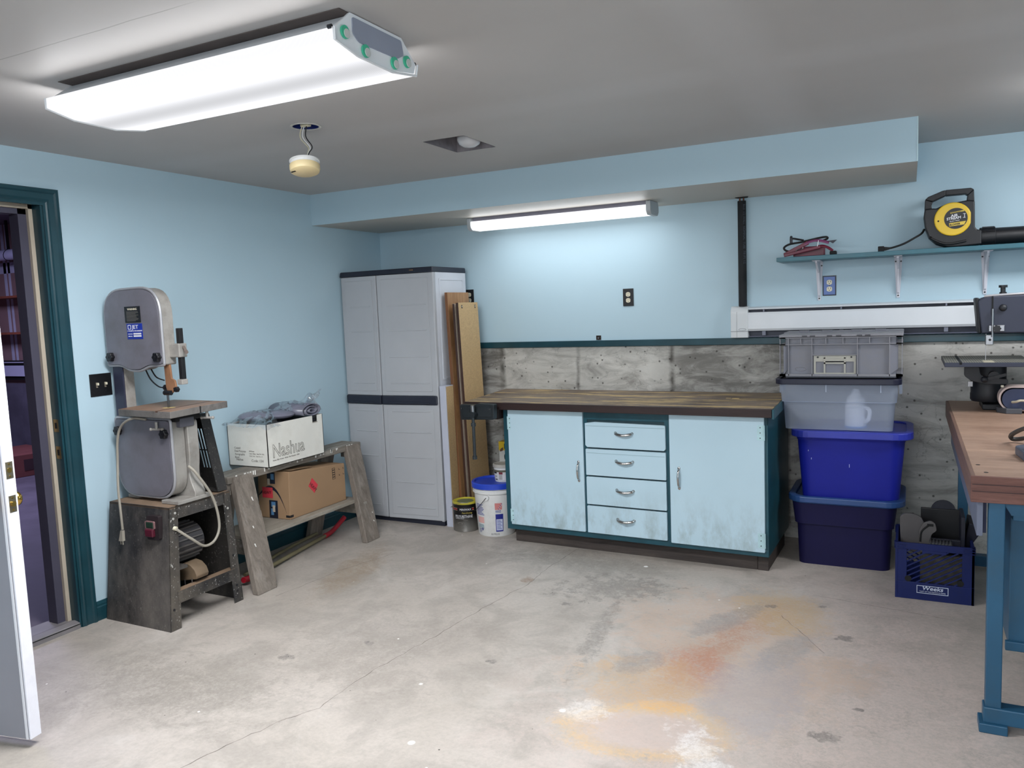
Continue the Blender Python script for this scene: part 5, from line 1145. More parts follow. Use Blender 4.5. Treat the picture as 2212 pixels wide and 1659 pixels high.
# woodworking vise
VI = thing('bench_vise', 'black cast iron woodworking vise bolted to the worktop end', 'vise', (1.245, -.80, .80))
VB = P('vise_black', (36, 42, 46), .45, .3, var=.12, vs=10)
jaw = MB().prism(rpoly([(1.147, .797), (1.377, .804), (1.380, .896), (1.268, .900), (1.248, .892), (1.144, .892)], .008), 'y', -.845, -.800).build('front_jaw', VB, VI, bevel=.003)
MB().box(1.15, 1.32, -.800, -.764, .802, .852).build('rear_jaw', VB, VI, bevel=.003)
MB().prism(rpoly([(1.165, .810), (1.215, .810), (1.215, .880), (1.165, .880)], .006), 'y', -.850, -.844).build('jaw_relief', VB, jaw, bevel=.002)
MB().prism(rpoly([(1.272, .819), (1.365, .819), (1.365, .880), (1.268, .880)], .008), 'y', -.850, -.844).build('jaw_relief', VB, jaw, bevel=.002)
for x_ in (1.160, 1.355): MB().cyl((x_, -.852, .868), (x_, -.848, .868), .005, n=10).build('rivet', STEEL, jaw)
MB().cyl((1.250, -.80, .835), (1.250, -.885, .835), .019, n=20).build('screw_boss', VB, VI)
MB().cyl((1.250, -.872, .850), (1.250, -.872, .892), .013, n=14).build('handle_end', STEEL, VI)
MB().cyl((1.250, -.872, .565), (1.250, -.872, .86), .0095, n=14).cyl((1.250, -.872, .562), (1.250, -.872, .582), .0145, n=14).cyl((1.250, -.872, .765), (1.250, -.872, .785), .015, n=14).build('handle_bar', P('handle_dark', (52, 58, 62), .45, .4, var=.1), VI)
MB().cyl((1.20, -.79, .82), (1.20, -.55, .82), .012, n=12).cyl((1.30, -.79, .82), (1.30, -.55, .82), .012, n=12).build('guide_rods', DARKSTEEL, VI)

# ------------------------------------------------------------------ stacked storage totes
def tub(b, x0, x1, y0, y1, z0, z1, tx, ty, r, th=0.0, n=5, bottom=True):
    """tapered rounded box: bottom footprint given, widening by tx, ty at the top; open shell"""
    p0 = rr(x0, x1, y0, y1, r, n); p1 = rr(x0 - tx, x1 + tx, y0 - ty, y1 + ty, r + min(tx, ty), n); m = len(p0); o = len(b.v)
    b.v += [Vector((p[0], p[1], z0)) for p in p0] + [Vector((p[0], p[1], z1)) for p in p1]
    for i in range(m): b.f.append([o + i, o + (i + 1) % m, o + (i + 1) % m + m, o + i + m]); b.s.append(True)
    if bottom: b.f.append([o + i for i in range(m)][::-1]); b.s.append(False)
    return b
def slabr(b, x0, x1, y0, y1, z0, z1, r, n=5): return b.prism(rr(x0, x1, y0, y1, r, n), 'z', z0, z1, True)
NAVY = P('tote_navy', (20, 17, 60), .6, var=.05, bump=.04, bs=300, spec=.25)
NAVYL = P('tote_lid_blue', (40, 72, 124), .38, var=.06)
BLUE = P('tote_blue', (18, 28, 138), .5, var=.05, bump=.03, bs=300, spec=.3)
BLUEL = P('tote_blue_lid', (44, 54, 160), .36, var=.05)
yb = -.045
t1 = thing('storage_tote', 'dark navy storage tote at the bottom of the stack with blue lid', 'tote', (3.29, -.27, 0), group='stack of storage totes')
b = MB(); tub(b, 3.062, 3.518, -.478, -.075, 0, .235, .010, .006, .045); b.build('tote_body', NAVY, t1)
b = MB(); tub(b, 3.042, 3.538, -.500, -.068, .235, .345, .014, .006, .05); slabr(b, 3.042, 3.538, -.500, -.068, .230, .236, .05); b.build('tote_collar', NAVY, t1)
b = MB(); slabr(b, 3.022, 3.562, -.512, yb, .345, .372, .07); lo_ = b.build('lid', NAVYL, t1, bevel=.006)
b = MB().ring(rr(3.008, 3.592, -.524, -.035, .09, 6), rr(3.045, 3.545, -.490, -.06, .07, 6), 'z', .352, .384); b.build('lid_rim', NAVYL, lo_, bevel=.005)
t2 = thing('storage_tote', 'bright blue storage tote with blue lid, second from the floor', 'tote', (3.32, -.27, .373), group='stack of storage totes')
b = MB(); tub(b, 3.080, 3.560, -.470, -.085, .373, .712, .028, .018, .05); b.build('tote_body', BLUE, t2)
for zz in (.69,): b = MB(); tub(b, 3.052, 3.588, -.490, -.066, zz, .716, .004, .004, .06, bottom=False); b.build('body_rim', BLUE, t2)
b = MB(); slabr(b, 3.030, 3.615, -.512, yb, .712, .738, .085); l2 = b.build('lid', BLUEL, t2, bevel=.006)
b = MB().ring(rr(3.022, 3.626, -.520, -.038, .095, 6), rr(3.060, 3.590, -.480, -.07, .07, 6), 'z', .708, .746); b.build('lid_rim', BLUEL, l2, bevel=.005)
SCR = P('scratch_pale', (170, 180, 226), .5)
for (x_, z_, l_) in ((3.32, .55, .018), (3.13, .585, .01), (3.115, .63, .008)):
    MB().box(x_, x_ + .0025, -.4815 - (z_ - .55) * .053, -.4795 - (z_ - .55) * .053, z_, z_ + l_).build('scratch', SCR, t2)
CLR = m_clear('tote_clear', (206, 216, 234), .46, .35)
t3 = thing('storage_tote', 'frosted clear storage tote with black lid, third in the stack', 'tote', (3.26, -.27, .748), group='stack of storage totes')
b = MB(); tub(b, 2.994, 3.528, -.470, -.085, .7485, .900, .010, .008, .03); b.build('tote_body', CLR, t3)
b = MB(); tub(b, 2.976, 3.546, -.484, -.075, .8995, 1.004, .010, .008, .035, bottom=False); b.ring(rr(2.976, 3.546, -.484, -.075, .035, 5), rr(2.982, 3.538, -.478, -.077, .03, 5), 'z', .8985, .901); b.build('tote_upper', CLR, t3)
for x_ in (3.205, 3.47): MB().box(x_, x_ + .003, -.4945, -.488, .955, 1.0).build('rib', P('rib_pale', (196, 206, 224), .4), t3)
b = MB(); slabr(b, 2.950, 3.566, -.505, yb, 1.002, 1.018, .04); b.ring(rr(2.946, 3.570, -.510, -.04, .045, 5), rr(2.97, 3.546, -.486, -.06, .03, 5), 'z', .996, 1.026); b.build('lid', P('lid_black_blue', (20, 22, 44), .4), t3, bevel=.003)
for x0_, x1_ in ((2.952, 2.966), (3.556, 3.57)): MB().box(x0_, x1_, -.36, -.2, .935, 1.0).build('latch', CLR, t3)
jg = thing('white_jug', 'white jug standing inside the frosted clear tote', 'jug', (3.35, -.33, .7525))
jb_ = MB(); jp = [(.052, 0), (.055, .01), (.055, .09), (.052, .13), (.045, .155), (.025, .175), (.020, .19), (.020, .205), (.001, .206)]
jb_.lathe([(.001, .0)] + jp, (3.345, -.36, .757), 24, False); jb_.build('jug_body', P('jug_white', (226, 228, 236), .5, var=.02), jg)
MB().tube([(3.39, -.385, .86), (3.415, -.395, .85), (3.41, -.395, .80), (3.395, -.385, .785)], .011, 8, 5).build('jug_handle', MATS['jug_white'], jg)
MB().cyl((3.345, -.36, .7505), (3.345, -.36, .760), .06, n=24).build('jug_base', P('jug_blue', (70, 130, 200), .5), jg)
# grey hinged-lid distribution crate
GRY = P('crate_grey', (116, 118, 128), .5, var=.05, vs=5, dirt=(126, 118, 104), dirt_amt=.3, ds=8)
GRL = P('crate_grey_rib', (130, 130, 136), .48, var=.05)
t4 = thing('lidded_crate', 'grey ribbed plastic crate with flip lid on top of the stack', 'crate', (3.27, -.27, 1.027), group='stack of storage totes')
gx0, gx1, gy0, gy1, gz0, gz1 = 2.985, 3.555, -.455, -.095, 1.0275, 1.262
b = MB().box(gx0 + .012, gx1 - .012, gy0, gy1, gz0, gz1 - .012); b.build('crate_body', GRY, t4, bevel=.004)
b = MB()
for z0, z1, d in ((gz0 + .010, gz0 + .022, .016), (gz1 - .055, gz1 - .051, .018), (gz1 - .020, gz1 - .016, .018)): b.box(gx0 - .018, gx1 + .018, gy0 - d, gy0 + .002, z0, z1).box(gx0 - .018, gx0 + .014, gy0 - d, gy1, z0, z1).box(gx1 - .014, gx1 + .018, gy0 - d, gy1, z0, z1)
b.build('horizontal_ribs', GRL, t4)
for x_ in (gx0 - .016, gx0 + .028, gx0 + .148, gx0 + .372, gx1 - .046, gx1 + .012): MB().box(x_, x_ + .004, gy0 - .016, gy0 + .002, gz0 + .012, gz1 - .012).build('vertical_rib', GRL, t4)
for x_ in (gx0 + .092, gx0 + .218, gx0 + .302, gx0 + .430): MB().box(x_, x_ + .004, gy0 - .016, gy0 + .002, gz1 - .055, gz1 - .016).build('vertical_rib', GRL, t4)
MB().box(gx0 + .152, gx0 + .372, gy0 - .012, gy0 + .001, gz0 + .122, gz0 + .126).build('panel_rib', GRL, t4)
for xa, xb in ((gx0 + .004, gx0 + .028), (gx1 - .042, gx1 - .004)): MB().hexa([(xa, gy0 - .015, gz0 + .02), (xb, gy0 - .004, gz0 + .05), (xb, gy0, gz0 + .05), (xa, gy0, gz0 + .02), (xa, gy0 - .015, gz1 - .06), (xb, gy0 - .004, gz1 - .06), (xb, gy0, gz1 - .06), (xa, gy0, gz1 - .06)]).build('corner_gusset', GRY, t4)
lh = MB().box(gx0 - .02, gx1 + .02, gy0 - .020, gy0 + .17, gz1 - .014, gz1 + .001).build('lid_flap', GRL, t4, bevel=.004)
lh2 = MB().box(gx0 - .02, gx1 + .02, gy0 + .174, gy1 + .015, gz1 - .010, gz1 + .006).build('lid_flap', GRY, t4, bevel=.004)
for x_ in (gx0 + .10, gx0 + .14, gx0 + .225, gx0 + .27, gx0 + .37, gx0 + .41): MB().box(x_, x_ + .026, gy0 - .0215, gy0 - .0195, gz1 - .012, gz1 - .004).build('flap_slot', P('slot_shadow_grey', (70, 70, 76), .6), lh)
for x_ in (gx0 + .06, gx0 + .18, gx0 + .33, gx0 + .45): MB().box(x_, x_ + .055, gy0 + .19, gy0 + .215, gz1 + .005, gz1 + .014).build('lid_lug', GRY, lh2, bevel=.002)
# card holder
cr_ = P('card_holder_cream', (168, 166, 156), .5, var=.04)
cz, ca, cb_ = gz0 + .022, gx0 + .158, gx0 + .366
ck = MB().ring(rr(ca, cb_, cz, cz + .098, .002, 1), rr(ca + .010, cb_ - .010, cz + .006, cz + .066, .002, 1), 'y', gy0 - .006, gy0 + .001)
ck.box(ca + .050, ca + .058, gy0 - .008, gy0, cz, cz + .088).box(cb_ - .058, cb_ - .050, gy0 - .008, gy0, cz, cz + .088).box(ca + .05, cb_ - .05, gy0 - .008, gy0, cz + .082, cz + .090).box(ca + .05, cb_ - .05, gy0 - .008, gy0, cz + .054, cz + .062)
ck.build('card_holder', cr_, t4)
for x_ in (ca + .02, cb_ - .022): MB().cyl((x_, gy0 - .008, cz + .090), (x_, gy0 - .005, cz + .090), .005, n=10).build('rivet', BLACKP, t4)
MB().box(ca + .058, cb_ - .058, gy0 - .0085, gy0 - .004, cz + .064, cz + .069).build('card_slot', DARK, t4)
MB().tube([(gx0 + .09 + .028 * math.cos(a), gy0 - .0006, gz0 + .048 + .011 * math.sin(a)) for a in [i * PI / 10 for i in range(20)]], .0012, 5, 1, True).build('molded_logo', GRL, t4)

# ------------------------------------------------------------------ blue milk crate with tool parts
MK = thing('milk_crate', 'dark blue milk crate printed Weeks on the floor by the right bench', 'crate', (3.715, -.685, 0))
CRB = P('crate_blue', (14, 28, 84), .5, var=.08, vs=8, dirt=(30, 36, 64), dirt_amt=.4, ds=14, spec=.3)  # blue darkened to take in the shade under the bench
kx0, kx1, ky0, ky1, kh = 3.549, 3.880, -.850, -.520, .275
def crate_face(b, f):
    """f(u, z, d): u along the face 0..W, d outwards"""
    W = kx1 - kx0
    def bx(u0, u1, z0, z1, d0=0, d1=.012): b.hexa([f(u0, z0, d1), f(u1, z0, d1), f(u1, z0, d0), f(u0, z0, d0), f(u0, z1, d1), f(u1, z1, d1), f(u1, z1, d0), f(u0, z1, d0)])
    bx(0, W, 0, .085); bx(0, W, kh - .032, kh); bx(0, .050, .085, kh - .032); bx(W - .050, W, .085, kh - .032)
    for z_ in (kh - .006, kh - .017, kh - .030): bx(0, .046, z_ - .002, z_ + .002, .012, .0165); bx(W - .046, W, z_ - .002, z_ + .002, .012, .0165)
    bx(.115, .215, kh - .045, kh - .032)
    return bx
faces = (lambda u, z_, d: (kx0 + u, ky0 + .012 - d, z_), lambda u, z_, d: (kx1 - u, ky1 - .012 + d, z_), lambda u, z_, d: (kx0 + .012 - d, ky1 - u, z_), lambda u, z_, d: (kx1 - .012 + d, ky0 + u, z_))
for i, f in enumerate(faces):
    b = MB(); crate_face(b, f); wl2 = b.build('crate_wall', CRB, MK, bevel=.0015)
    b = MB(); W = kx1 - kx0
    z0, z1, u0, u1 = .085, kh - .032, .050, W - .050
    def clip(k, m):       # segment of z = m*(u-k) inside the window
        pts = []
        for u_ in (u0, u1):
            z_ = z0 + m * (u_ - k)
            if z0 - 1e-6 <= z_ <= z1 + 1e-6: pts.append((u_, z_))
        for z_ in (z0, z1):
            u_ = k + (z_ - z0) / m
            if u0 < u_ < u1: pts.append((u_, z_))
        return pts[:2] if len(pts) >= 2 else None
    for m, dd in ((.62, .009),):
        for j in range(-8, 16):
            s_ = clip(u0 + j * .040 + (.0 if m > 0 else .02), m)
            if s_: b.bar(f(s_[0][0], s_[0][1], dd), f(s_[1][0], s_[1][1], dd), .006, .0045, Vector(f(0, 0, 1)) - Vector(f(0, 0, 0)))
    b.build('lattice', CRB, wl2)
MB().box(kx0 + .01, kx1 - .01, ky0 + .01, ky1 - .01, .004, .014).build('crate_floor', CRB, MK)
for u_ in (.056, .275): MB().cyl((kx0 + u_, ky0 + .003, .100), (kx0 + u_, ky0 - .0008, .100), .0145, n=20).build('corner_hole', DARK, MK)
WB1 = P('print_white_blue', (200, 208, 226), .6)
MB().ring(rr(3.642, 3.775, .034, .072, .0005, 1), rr(3.6445, 3.7725, .0365, .0695, .0005, 1), 'y', ky0 - .001, ky0).build('label_frame', WB1, MK)
text('Weeks', .027, (3.7085, ky0 - .0008, .0515), (1, 0, 0), (0, 0, 1), WB1, MK, align='CENTER', shear=.18, sx=1.15, bold=.0004)
text('THEFT OF THIS CRATE IS A CRIME', .0082, (3.7085, ky0 - .0008, .0405), (1, 0, 0), (0, 0, 1), WB1, MK, align='CENTER', sx=.88)
# things in the crate, their colours darkened for the shade under the bench
gs = MB().prism(rpoly([(3.572, .20), (3.66, .19), (3.675, .34), (3.66, .372), (3.625, .386), (3.585, .384), (3.566, .366)], .012), 'y', -.72, -.705).build('saw_guard', P('guard_grey', (76, 73, 74), .5, var=.08), bevel=.002)
tag(gs, 'curved grey guard plate standing at the left inside the milk crate', 'guard')
g2 = thing('tool_cover', 'rounded grey cover with dark slot leaning in the milk crate', 'cover', (3.68, -.74, .2))
MB().prism(rpoly([(3.655, .20), (3.69, .21), (3.705, .30), (3.728, .318), (3.72, .355), (3.70, .366), (3.668, .352), (3.65, .31)], .012), 'y', -.755, -.742).build('cover_body', P('cover_grey', (82, 79, 79), .5), g2, bevel=.002)
MB().tube([(3.656, -.757, .26), (3.662, -.757, .31), (3.69, -.757, .342)], .004, 6, 5).box(3.685, 3.712, -.7575, -.7545, .338, .35).build('cover_slot', DARK, g2)
g3 = thing('tool_case', 'black open tool case standing at the back of the milk crate', 'case', (3.76, -.60, .1))
MB().box(3.66, 3.835, -.585, -.565, .08, .385).build('case_back', BLACKP, g3, bevel=.003)
MB().box(3.828, 3.846, -.75, -.56, .08, .392).box(3.66, 3.84, -.72, -.70, .08, .27).build('case_side', NAVYBLK, g3, bevel=.003)
MB().cyl((3.76, -.575, .372), (3.76, -.56, .372), .055, n=24).build('round_cap', NAVYBLK, g3)
hz = MB()
for i in range(7): hz.tube([(3.70 + i * .014, -.79 + .022 * math.cos(a), .262 + .022 * math.sin(a)) for a in [k * PI / 8 for k in range(16)]], .0035, 6, 1, True)
hz.cyl((3.695, -.79, .262), (3.79, -.79, .262), .020, n=16); hzo = hz.build('ribbed_hose', P('hose_black', (44, 44, 48), .4, var=.05)); tag(hzo, 'short black ribbed hose lying in the milk crate', 'hose')
bl = MB().hexa([(3.840, -.70, .22), (3.860, -.70, .22), (3.860, -.60, .22), (3.840, -.60, .22), (3.862, -.72, .36), (3.93, -.72, .345), (3.93, -.58, .345), (3.862, -.58, .37)]).build('plastic_chute', NAVYBLK, bevel=.004); tag(bl, 'black angled chute poking out of the milk crate at the right', 'chute')
pk = MB().box(3.655, 3.845, -.815, -.79, .03, .22).build('parts_bag', P('parts_tan', (66, 62, 55), .6, var=.5, vs=22), bevel=.01); tag(pk, 'tan packed parts showing through the milk crate lattice', 'parts')

# ------------------------------------------------------------------ steel workbench at the right
RBn = thing('steel_workbench', 'blue steel workbench with thick wooden top at the right edge', 'workbench', (4.15, -1.06, 0))
RTOP = m_wood('butcher_top', (140, 112, 95), (164, 136, 117), (1.1, 7, 7), 2.4, .5, wear=(178, 146, 124), wear_amt=.5, bump=.12, dark=(122, 94, 78))
REDG = m_wood('butcher_edge', (88, 56, 50), (118, 80, 70), (.7, 9, 12), 4, .55, wear=(140, 100, 92), wear_amt=.5, bump=.2)
rx0, rx1, ry0, ry1, rz0, rz1 = 3.783, 4.62, -2.052, -.055, .779, .866
MB().box(rx0 + .012, rx1, ry0 + .014, ry1, rz0, rz1).build('top_slab', RTOP, RBn, bevel=.002)
MB().box(rx0, rx1, ry0, ry0 + .0145, rz0, rz1 - .001).build('front_edge', REDG, RBn, bevel=.002)
MB().box(rx0, rx0 + .0125, ry0 + .0145, ry1, rz0 + .002, rz1 - .001).build('side_edge', m_wood('butcher_side', (96, 72, 62), (120, 92, 80), (9, .7, 12), 4, .55, bump=.2), RBn, bevel=.002)
for z_ in (.838, .815): MB().box(rx0 + .004, rx1, ry0 - .0012, ry0 + .001, z_, z_ + .0022).build('edge_groove', P('groove_dark', (60, 40, 40), .7), RBn)
for p_ in ((3.83, -1.985), (3.815, -1.86)): MB().cyl((p_[0], p_[1], rz1 - .001), (p_[0], p_[1], rz1 + .0006), .007, n=12).build('bolt_hole', DARK, RBn)
BST = P('steel_blue_paint', (38, 86, 116), .42, .1, var=.08, vs=4, dirt=(60, 76, 84), dirt_amt=.35, ds=6)
for x0 in (3.836, 4.53):
    for y0 in (-2.075, -.36):
        yy0 = y0 + .04
        MB().box(x0, x0 + .046, yy0, yy0 + .046, .075, rz0).build('leg', BST, RBn, bevel=.003)
for y0 in (-2.035, -.32):
    MB().box(3.830, 4.59, y0 - .008, y0 + .05, .03, .085).build('foot_rail', BST, RBn, bevel=.004)
    MB().box(3.818, 3.90, y0 - .02, y0 + .06, 0, .032).build('foot_plate', BST, RBn, bevel=.003); MB().box(4.5, 4.6, y0 - .02, y0 + .06, 0, .032).build('foot_plate', BST, RBn, bevel=.003)
MB().box(3.805, 3.809, -2.0, -.2, .655, rz0).box(3.809, 3.822, -2.0, -1.99, .655, rz0).build('side_apron', P('apron_grey_blue', (104, 110, 128), .5, .1, var=.08), RBn)
MB().box(3.825, 3.835, -1.96, -.2, .655, rz0).build('inner_apron', P('apron_indigo', (60, 66, 100), .5, var=.08), RBn)
MB().hexa([(3.90, -2.02, .735), (4.52, -2.02, .735), (4.52, -1.95, .735), (3.90, -1.95, .735), (3.875, -2.02, rz0), (4.53, -2.02, rz0), (4.53, -1.95, rz0), (3.875, -1.95, rz0)]).build('front_rail', BST, RBn)
MB().box(3.905, 4.0, -2.01, -1.95, .715, .737).build('rail_lug', BST, RBn, bevel=.003)
MB().box(3.915, 4.50, -1.86, -1.42, .235, .715).build('drawer_cabinet', BST, RBn, bevel=.004)
MB().box(3.905, 4.51, -1.875, -1.855, .222, .255).build('cabinet_lip', BST, RBn, bevel=.003)

# small black band saw at the back of the steel bench
S2 = thing('bench_band_saw', 'black benchtop band saw with gridded table on the steel bench', 'band saw', (4.05, -.35, rz1))
BKB = P('saw_blue_black', (46, 50, 66), .45, .1, var=.06); BKD = P('saw_black', (22, 24, 30), .5, var=.1)
hx0, hx1 = 3.905, 4.52
MB().prism(rpoly([(hx0 - .008, 1.418), (hx0 + .012, 1.252), (hx1, 1.252), (hx1, 1.440), (hx0 + .035, 1.432)], [.02, .008, .01, .01, .03]), 'y', -.49, -.36).build('wheel_housing', BKB, S2, bevel=.006)
MB().prism([(hx0 - .018, 1.425), (hx0 - .002, 1.252), (hx0 + .014, 1.252), (hx0, 1.428)], 'y', -.475, -.34).build('housing_end', BKD, S2, bevel=.006)
MB().box(hx0 + .052, hx0 + .058, -.4935, -.489, 1.345, 1.432).build('housing_slot', DARK, S2)
MB().tube([(hx0 + .02, -.482, 1.433), (hx0 + .2, -.482, 1.441), (hx1, -.482, 1.441)], .006, 8, 2).build('top_seam', RIM, S2)
kb = MB(); kb.cyl((4.005, -.46, 1.415), (4.005, -.46, 1.475), .011, n=14).cyl((4.005, -.46, 1.472), (4.005, -.46, 1.484), .019, n=12).cyl((4.005, -.46, 1.43), (4.005, -.46, 1.45), .016, n=10); kb.build('tension_knob', BLACKP, S2)
kb = MB().ball((4.003, -.50, 1.375), .017, 16, (1, .7, 1)); kb.build('tracking_knob', BKD, S2)
MB().cyl((3.96, -.51, 1.235), (3.96, -.51, 1.372), .0055, n=10).build('guide_post', STEEL, S2)
MB().box(3.945, 4.010, -.508, -.49, 1.262, 1.292).build('guide_clamp', STEEL, S2, bevel=.002)
g_ = MB(); star(g_, (3.978, -.508, 1.276), .016, .018, 7); g_.build('clamp_knob', BLACKP, S2)
MB().box(3.932, 3.965, -.51, -.47, 1.196, 1.246).build('lower_guide', STEEL, S2, bevel=.003); MB().cyl((3.95, -.514, 1.222), (3.95, -.509, 1.222), .006, n=10).build('guide_screw', BLACKP, S2)
MB().box(3.9345, 3.9365, -.485, -.477, 1.12, 1.25).build('blade', STEEL, S2)
t_g = NT('gridded_table'); br = t_g.n('TexBrick', {'Vector': t_g.mapping((1, 1, 1)), 'Scale': 1.0, 'Mortar Size': .0016, 'Brick Width': .0105, 'Row Height': .0105, 'Color1': lin((150, 146, 130)), 'Color2': lin((160, 156, 140)), 'Mortar': lin((34, 36, 40))}); br.offset = 0
GT = t_g.fin(br.outputs['Color'], .45, .3)
MB().box(3.755, 4.12, -.615, -.150, 1.098, 1.119).build('saw_table', BKB, S2, bevel=.002)
MB().box(3.757, 3.815, -.613, -.152, 1.1185, 1.1197).box(3.832, 4.118, -.613, -.152, 1.1185, 1.1197).build('table_grid', GT, S2)
MB().box(3.818, 3.829, -.616, -.15, 1.110, 1.1195).build('miter_slot', DARK, S2); MB().box(3.92, 3.965, -.613, -.48, 1.1195, 1.1203).build('blade_slot_plate', P('plate_cream', (176, 170, 148), .5), S2)
tr = MB().prism(rpoly([(3.845, 1.10), (3.845, 1.045), (3.875, 1.02), (3.94, 1.004), (4.03, 1.004), (4.03, 1.03), (3.955, 1.035), (3.915, 1.05), (3.905, 1.10)], .01), 'y', -.50, -.48); tr.build('tilt_trunnion', BKD, S2, bevel=.002)
MB().cyl((3.96, -.345, .915), (3.96, -.345, 1.095), .078, n=30).build('motor_can', BKD, S2); MB().lathe([(.001, 0), (.074, 0), (.080, .01), (.080, .04)], (3.96, -.345, .905), 30, False).build('motor_cap', BKD, S2)
MB().box(4.15, 4.45, -.43, -.25, rz1 + .03, 1.255).build('saw_frame', BKB, S2, bevel=.01); MB().box(3.93, 4.5, -.43, -.22, rz1 + .0005, rz1 + .03).build('saw_base', BKD, S2, bevel=.006)
lk = MB().cyl((3.97, -.52, 1.045), (3.97, -.49, 1.045), .024, n=14).ball((3.93, -.525, 1.03), .016).bar((3.93, -.525, 1.03), (4.02, -.525, 1.055), .012, .014); lk.build('tilt_lock', BKD, S2)
MB().box(4.0, 4.012, -.503, -.499, .99, 1.0).build('scale_pointer', IVORY, S2)
MB().box(3.866, 3.886, -.43, -.40, .985, 1.01).build('hinge_block', STEEL, S2)

# belt sander head in front
S3 = thing('belt_sander', 'dark blue belt sander with pale sanding belt on the steel bench', 'sander', (4.1, -.43, rz1))
MB().prism(rr(4.004, 4.45, .885, .985, .049, 8), 'y', -.53, -.462, True).build('belt_frame', P('sander_blue', (44, 54, 84), .4, .1, var=.06), S3)
MB().ring(rr(3.99, 4.46, .878, .9985, .058, 8), rr(3.998, 4.452, .885, .9905, .051, 8), 'y', -.525, -.445).build('sanding_belt', P('belt_pale', (196, 178, 172), .85, var=.08, vs=60), S3)
MB().prism([(3.985, -.50), (4.02, -.548), (4.085, -.548), (4.085, -.45), (3.985, -.45)], 'z', rz1, rz1 + .026).build('sander_base', P('base_grey', (78, 80, 86), .5, .2, var=.1), S3, bevel=.003)
MB().tube([(4.045, -.535, .922), (4.06, -.552, .926), (4.075, -.555, .932), (4.10, -.54, .930)], .006, 8, 5).ball((4.112, -.535, .926), .012).build('belt_lever', P('lever_cream', (186, 176, 154), .4), S3)
MB().box(4.2, 4.44, -.52, -.45, rz1, .93).build('sander_stand', P('base_grey', (78, 80, 86), .5), S3, bevel=.004)

# grey cast clamp at the right edge of the bench
S4 = thing('bench_clamp', 'grey cast iron clamp base with wire loop at the picture edge', 'clamp', (4.03, -1.68, rz1))
MB().prism(rpoly([(3.945, -1.63), (3.958, -1.765), (4.12, -1.765), (4.12, -1.60), (3.975, -1.60)], .012), 'z', rz1, rz1 + .034).build('clamp_foot', P('cast_grey', (86, 92, 108), .45, .3, var=.15, vs=14), S4, bevel=.006)
MB().cyl((4.02, -1.68, rz1 + .03), (4.02, -1.68, rz1 + .17), .026, .02, n=20).build('clamp_post', MATS['cast_grey'], S4)
MB().tube([(4.02, -1.60, rz1 + .10), (3.985, -1.50, rz1 + .075), (3.958, -1.40, rz1 + .035), (3.965, -1.375, rz1 + .015), (4.0, -1.385, rz1 + .02), (4.05, -1.45, rz1 + .05)], .0085, 8, 6).build('wire_loop', P('loop_dark', (70, 68, 66), .45, .4), S4)

# ------------------------------------------------------------------ wall shelf with brackets
WS = thing('wall_shelf', 'long dark teal wall shelf on three white brackets', 'shelf', (3.6, -.12, 1.668))
MB().box(2.923, 4.7, -.245, -.001, 1.668, 1.692).build('shelf_board', P('paint_shelf_teal', (44, 100, 114), .38, var=.1, vs=8), WS, bevel=.002)
BRK = P('bracket_white', (214, 214, 222), .4, var=.03)
for x_ in (3.128, 3.543, 3.962):
    b = MB().hexa([(x_ - .008, -.006, 1.440), (x_ + .008, -.006, 1.440), (x_ + .008, -.0005, 1.440), (x_ - .008, -.0005, 1.440), (x_ - .021, -.006, 1.667), (x_ + .021, -.006, 1.667), (x_ + .021, -.0005, 1.667), (x_ - .021, -.0005, 1.667)])
    b.box(x_ - .021, x_ + .021, -.20, -.001, 1.663, 1.6678)
    b.prism([(-.005, 1.46), (-.019, 1.47), (-.05, 1.60), (-.185, 1.655), (-.185, 1.664), (-.005, 1.664)], 'x', x_ - .0055, x_ + .0055)
    bo = b.build('bracket', BRK, WS, bevel=.0015)
    for dx, z_ in ((-.0135, 1.642), (.0135, 1.642), (0, 1.452)): MB().cyl((x_ + dx, -.0085, z_), (x_ + dx, -.004, z_), .0045, n=10).build('screw', BLACKP, bo)

# electric leaf blower on the shelf
AB = thing('leaf_blower', 'black and yellow electric blower lying on the wall shelf', 'blower', (3.80, -.13, 1.692))
yb0, yb1 = -.195, -.075
outl = [(3.672, 1.955), (3.735, 1.985), (3.762, 1.992), (3.884, 1.992), (3.895, 1.975), (3.900, 1.790), (3.910, 1.776), (3.930, 1.772), (3.930, 1.700), (3.82, 1.694), (3.775, 1.696), (3.725, 1.715), (3.690, 1.750), (3.672, 1.80), (3.664, 1.86)]
hole = [(3.700, 1.918), (3.706, 1.938), (3.765, 1.962), (3.858, 1.962), (3.866, 1.950), (3.864, 1.930), (3.80, 1.922), (3.75, 1.912), (3.722, 1.900), (3.703, 1.902)]
# body below the grip opening and the grip loop as separate prisms so that the opening is real
BLK = P('blower_black', (15, 15, 20), .45, var=.08)
low = [(3.664, 1.86), (3.668, 1.900), (3.703, 1.902), (3.722, 1.900), (3.75, 1.912), (3.80, 1.922), (3.864, 1.930), (3.897, 1.925), (3.900, 1.790), (3.910, 1.776), (3.930, 1.772), (3.930, 1.700), (3.82, 1.694), (3.775, 1.696), (3.725, 1.715), (3.690, 1.750), (3.672, 1.80)]
MB().prism(low, 'y', yb0, yb1).build('blower_body', BLK, AB, bevel=.006)
gl = MB()
gl.prism([(3.668, 1.900), (3.670, 1.952), (3.706, 1.938), (3.700, 1.918), (3.703, 1.902)], 'y', yb0 + .025, yb1 - .025)
gl.prism([(3.670, 1.952), (3.684, 1.966), (3.750, 1.991), (3.765, 1.994), (3.765, 1.966), (3.706, 1.941)], 'y', yb0 + .025, yb1 - .025)
